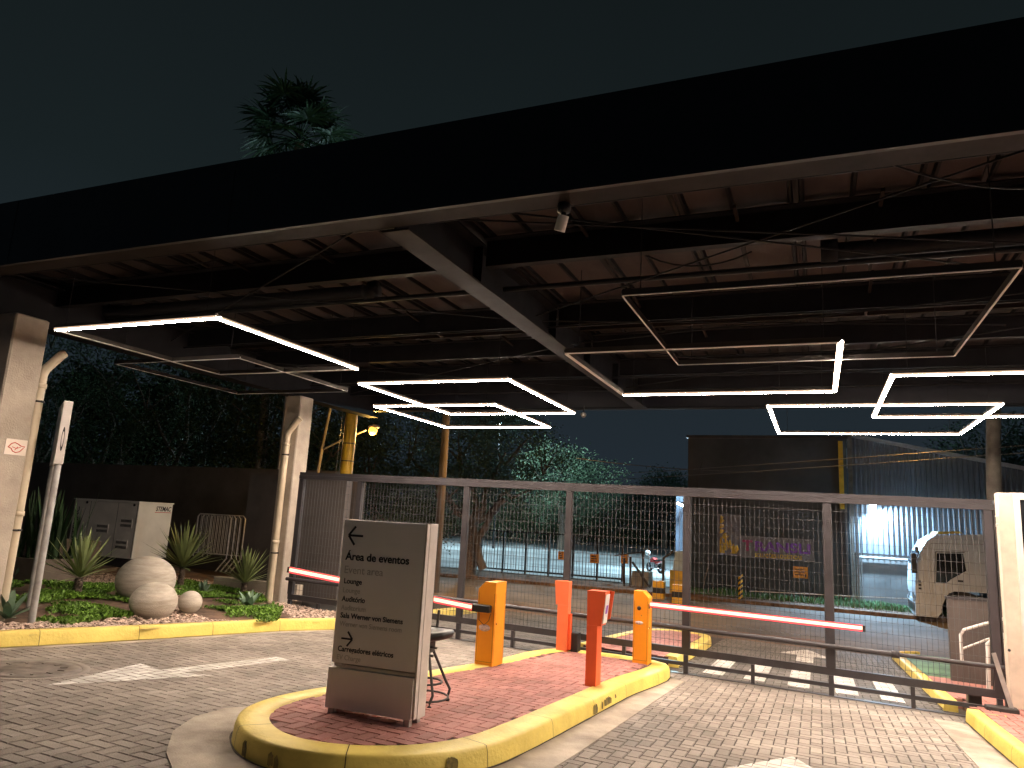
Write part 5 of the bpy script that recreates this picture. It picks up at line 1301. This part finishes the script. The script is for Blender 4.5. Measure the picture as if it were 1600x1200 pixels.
# twisted trunk tree in front of the lot (lit on its right side by the lot floodlights)
random.seed(21)
p = atY(735, 890, 28.5)
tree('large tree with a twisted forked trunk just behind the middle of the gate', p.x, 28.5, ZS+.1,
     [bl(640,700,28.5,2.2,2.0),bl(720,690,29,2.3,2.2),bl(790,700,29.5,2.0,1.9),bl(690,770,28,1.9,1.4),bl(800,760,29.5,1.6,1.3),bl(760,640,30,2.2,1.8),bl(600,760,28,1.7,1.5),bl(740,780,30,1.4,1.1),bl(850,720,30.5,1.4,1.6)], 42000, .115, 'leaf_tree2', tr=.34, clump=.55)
mb = MB()
for a, b in (((755,890),(742,820)),((742,820),(722,790)),((745,850),(768,800)),((768,800),(790,780))):
    limb(mb, atY(*a,28.2), atY(*b,28.2), .2, .12, 4, .08)
mb.build('twisted_trunk', MT['wood'], label='gnarled pale leafless trunk leaning beside the twisted tree', cat='trunk')
p = atY(590, 890, 26)
tree('dark slender tree behind the banded yellow pole', p.x, 26, ZS+.1, [bl(575,720,26,1.6,1.8),bl(610,800,26,1.5,1.3),bl(650,820,26.5,1.5,1.2),bl(560,790,26,1.3,1.4),bl(560,660,27,1.5,1.6)], 16000, .13, 'leaf_tree', tr=.2)
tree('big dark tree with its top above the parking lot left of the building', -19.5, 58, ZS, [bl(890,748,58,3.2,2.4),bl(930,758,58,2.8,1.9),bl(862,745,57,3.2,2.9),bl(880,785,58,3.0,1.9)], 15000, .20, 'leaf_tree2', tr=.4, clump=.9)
tree('round dark tree far behind the parking lot beside the building', atY(1040,800,80).x, 80, ZS, [bl(1035,770,80,3.0,2.6),bl(1055,772,80,2.6,2.4),bl(1015,785,80,2.6,2.2)], 7000, .26, 'leaf_far', tr=.4, clump=1.0)
for k, (px, Y, h, lab) in enumerate(((830,66,2.6,'dark tree at the left rear of the parking lot'),(905,74,2.8,'dark tree at the centre rear of the parking lot'),(955,82,2.8,'low dark tree behind the far end of the parking lot'),(1000,86,2.9,'dark tree behind the right rear of the parking lot'),(700,74,3.6,'dark tree at the far left side of the parking lot'),(770,70,3.2,'bushy tree lit by floodlight at the left side of the parking lot'))):
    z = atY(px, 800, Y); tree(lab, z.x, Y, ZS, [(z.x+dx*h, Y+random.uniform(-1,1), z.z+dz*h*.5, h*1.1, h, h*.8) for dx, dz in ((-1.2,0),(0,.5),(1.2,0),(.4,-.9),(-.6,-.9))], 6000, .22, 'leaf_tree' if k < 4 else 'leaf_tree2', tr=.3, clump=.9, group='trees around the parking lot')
# undergrowth along the lot
mb = MB(); 
for _ in range(70):
    px = random.uniform(560, 1060); Y = 84+random.uniform(-3,5); z = atY(px, 850, Y)
    crown(mb, [(z.x, Y+4, ZS+1.5, 2.6, 1.5, 1.9)], 110, .5, .9)
mb.build('undergrowth', MT['leaf_tree'], kind='stuff')
# trees behind the black wall
random.seed(31)
for k, (px, py, Y, h, lab) in enumerate(((180,640,25,2.6,'dark leafy tree behind the black wall above the generator'),(300,620,24.5,2.6,'dark leafy tree behind the middle of the black wall'),(385,660,24,2.2,'dark leafy tree behind the black wall near the grey pole'),(60,640,26,2.9,'dark leafy tree behind the black wall at the far left'),(470,690,24,1.9,'dark leafy tree behind the far column'))):
    z = atY(px, py, Y); tree(lab, z.x, Y, -.9, [(z.x+dx*h, Y+random.uniform(-.6,.6), z.z+dz*h, h*.9, h*.8, h*.75) for dx, dz in ((-.8,0),(0,.7),(.8,0),(.3,-.9),(-.5,-.9),(0,1.5))], 16000, .13, 'leaf_tree', tr=.25, clump=.6, group='trees behind the black wall')
for k, (px, py, Y, lab) in enumerate(((1590,690,48,'dark tree rising behind the sloping warehouse roof'),(1570,720,46,'lower dark tree behind the warehouse roof near the dark pole'))):
    z = atY(px, py, Y); tree(lab, z.x, Y, ZS, [(z.x+dx, Y, z.z+dz, 2.6, 2.2, 1.9) for dx, dz in ((-1.5,-.4),(1.5,0),(3.5,-.4))], 7000, .17, 'leaf_far', tr=.3, clump=.7)
random.seed(77)
mb = MB()
for k in range(80):
    x = -72+k*.58; crown(mb, [(x, 36+random.uniform(-1,2), random.uniform(1,9.5), 2.4, 1.0, 2.2)], 800, .46 if x < -28 else .3, .8)
mb.build('wood', MT['leaf_far'], kind='stuff')
# fan palm above the canopy
random.seed(8)
pc = atY(470, 206, 24)
pt = empty('palm_tree', (pc.x,24,-.9), 'tall fan palm whose dark crown rises above the canopy roof', 'palm')
mb = MB(); mb.tube([(pc.x-.2,24,-.9),(pc.x-.1,24,8),(pc.x,24,pc.z-.6)], [.32,.26,.22], 12); mb.build('trunk', MT['trunk'], pt)
mb = MB()
cnt_f = 34
for i in range(cnt_f):
    a = i*2.39996+random.uniform(-.25,.25); f = i/(cnt_f-1); el = R(80)-R(122)*f+random.uniform(-.12,.12)
    d = Vector((math.cos(a)*math.cos(el), math.sin(a)*math.cos(el), math.sin(el))); L = random.uniform(1.5,2.3)
    c0 = Vector((pc.x,24,pc.z-.4)); c1 = c0+d*L+Vector((0,0,-.12*L)); mb.tube([c0, c0.lerp(c1,.5)+Vector((0,0,.06)), c1], .025, 4)
    u = d.cross(Vector((0,0,1))); u = u.normalized() if u.length > .01 else Vector((1,0,0)); v = u.cross(d)
    # fan of folded segments
    F_ = 26; Rr = random.uniform(1.25,1.7)
    for s in range(F_):
        th = R(-118+236*s/(F_-1)); dd = (d*math.cos(th)+u*math.sin(th)).normalized()
        L2 = Rr*(1-.22*abs(th)/2)*random.uniform(.85,1.1)
        mb.leaf(c1, dd+v*random.uniform(-.05,.12), L2, .11, .22+random.uniform(0,.3), side=(u*math.cos(th)-d*math.sin(th)+v*.3*(1 if s%2 else -1)))
mb.build('crown', MT['palm'], pt)
for i in range(0): pass
# a lamp near the palm just over the roof edge
q = atY(492,233,21.5)
fp = empty('mast_light', (q.x,21.5,-.9), 'tiny cold mast light showing over the canopy edge below the palm', 'mast light')
mb = MB(); mb.tube([(q.x,21.5,-.9),(q.x,21.5,q.z-.08)], .07, 8); mb.build('mast', MT['galv'], fp)
mb = MB(); mb.box(q.x-.14,q.x+.14,21.45,21.6,q.z-.05,q.z+.04); mb.build('lamp', mat('lamp_dim', (1,1,1), .4, var=0, emit=(.7,.8,1), es=1.2), fp)
l = bpy.data.lights.new('mast_light', 'POINT'); l.energy = 34; l.color = (.6,1.0,.8); l.shadow_soft_size = .1
lo = bpy.data.objects.new('mast_light', l); COL.objects.link(lo); lo.location = (q.x+.1,21.5,q.z+.15)
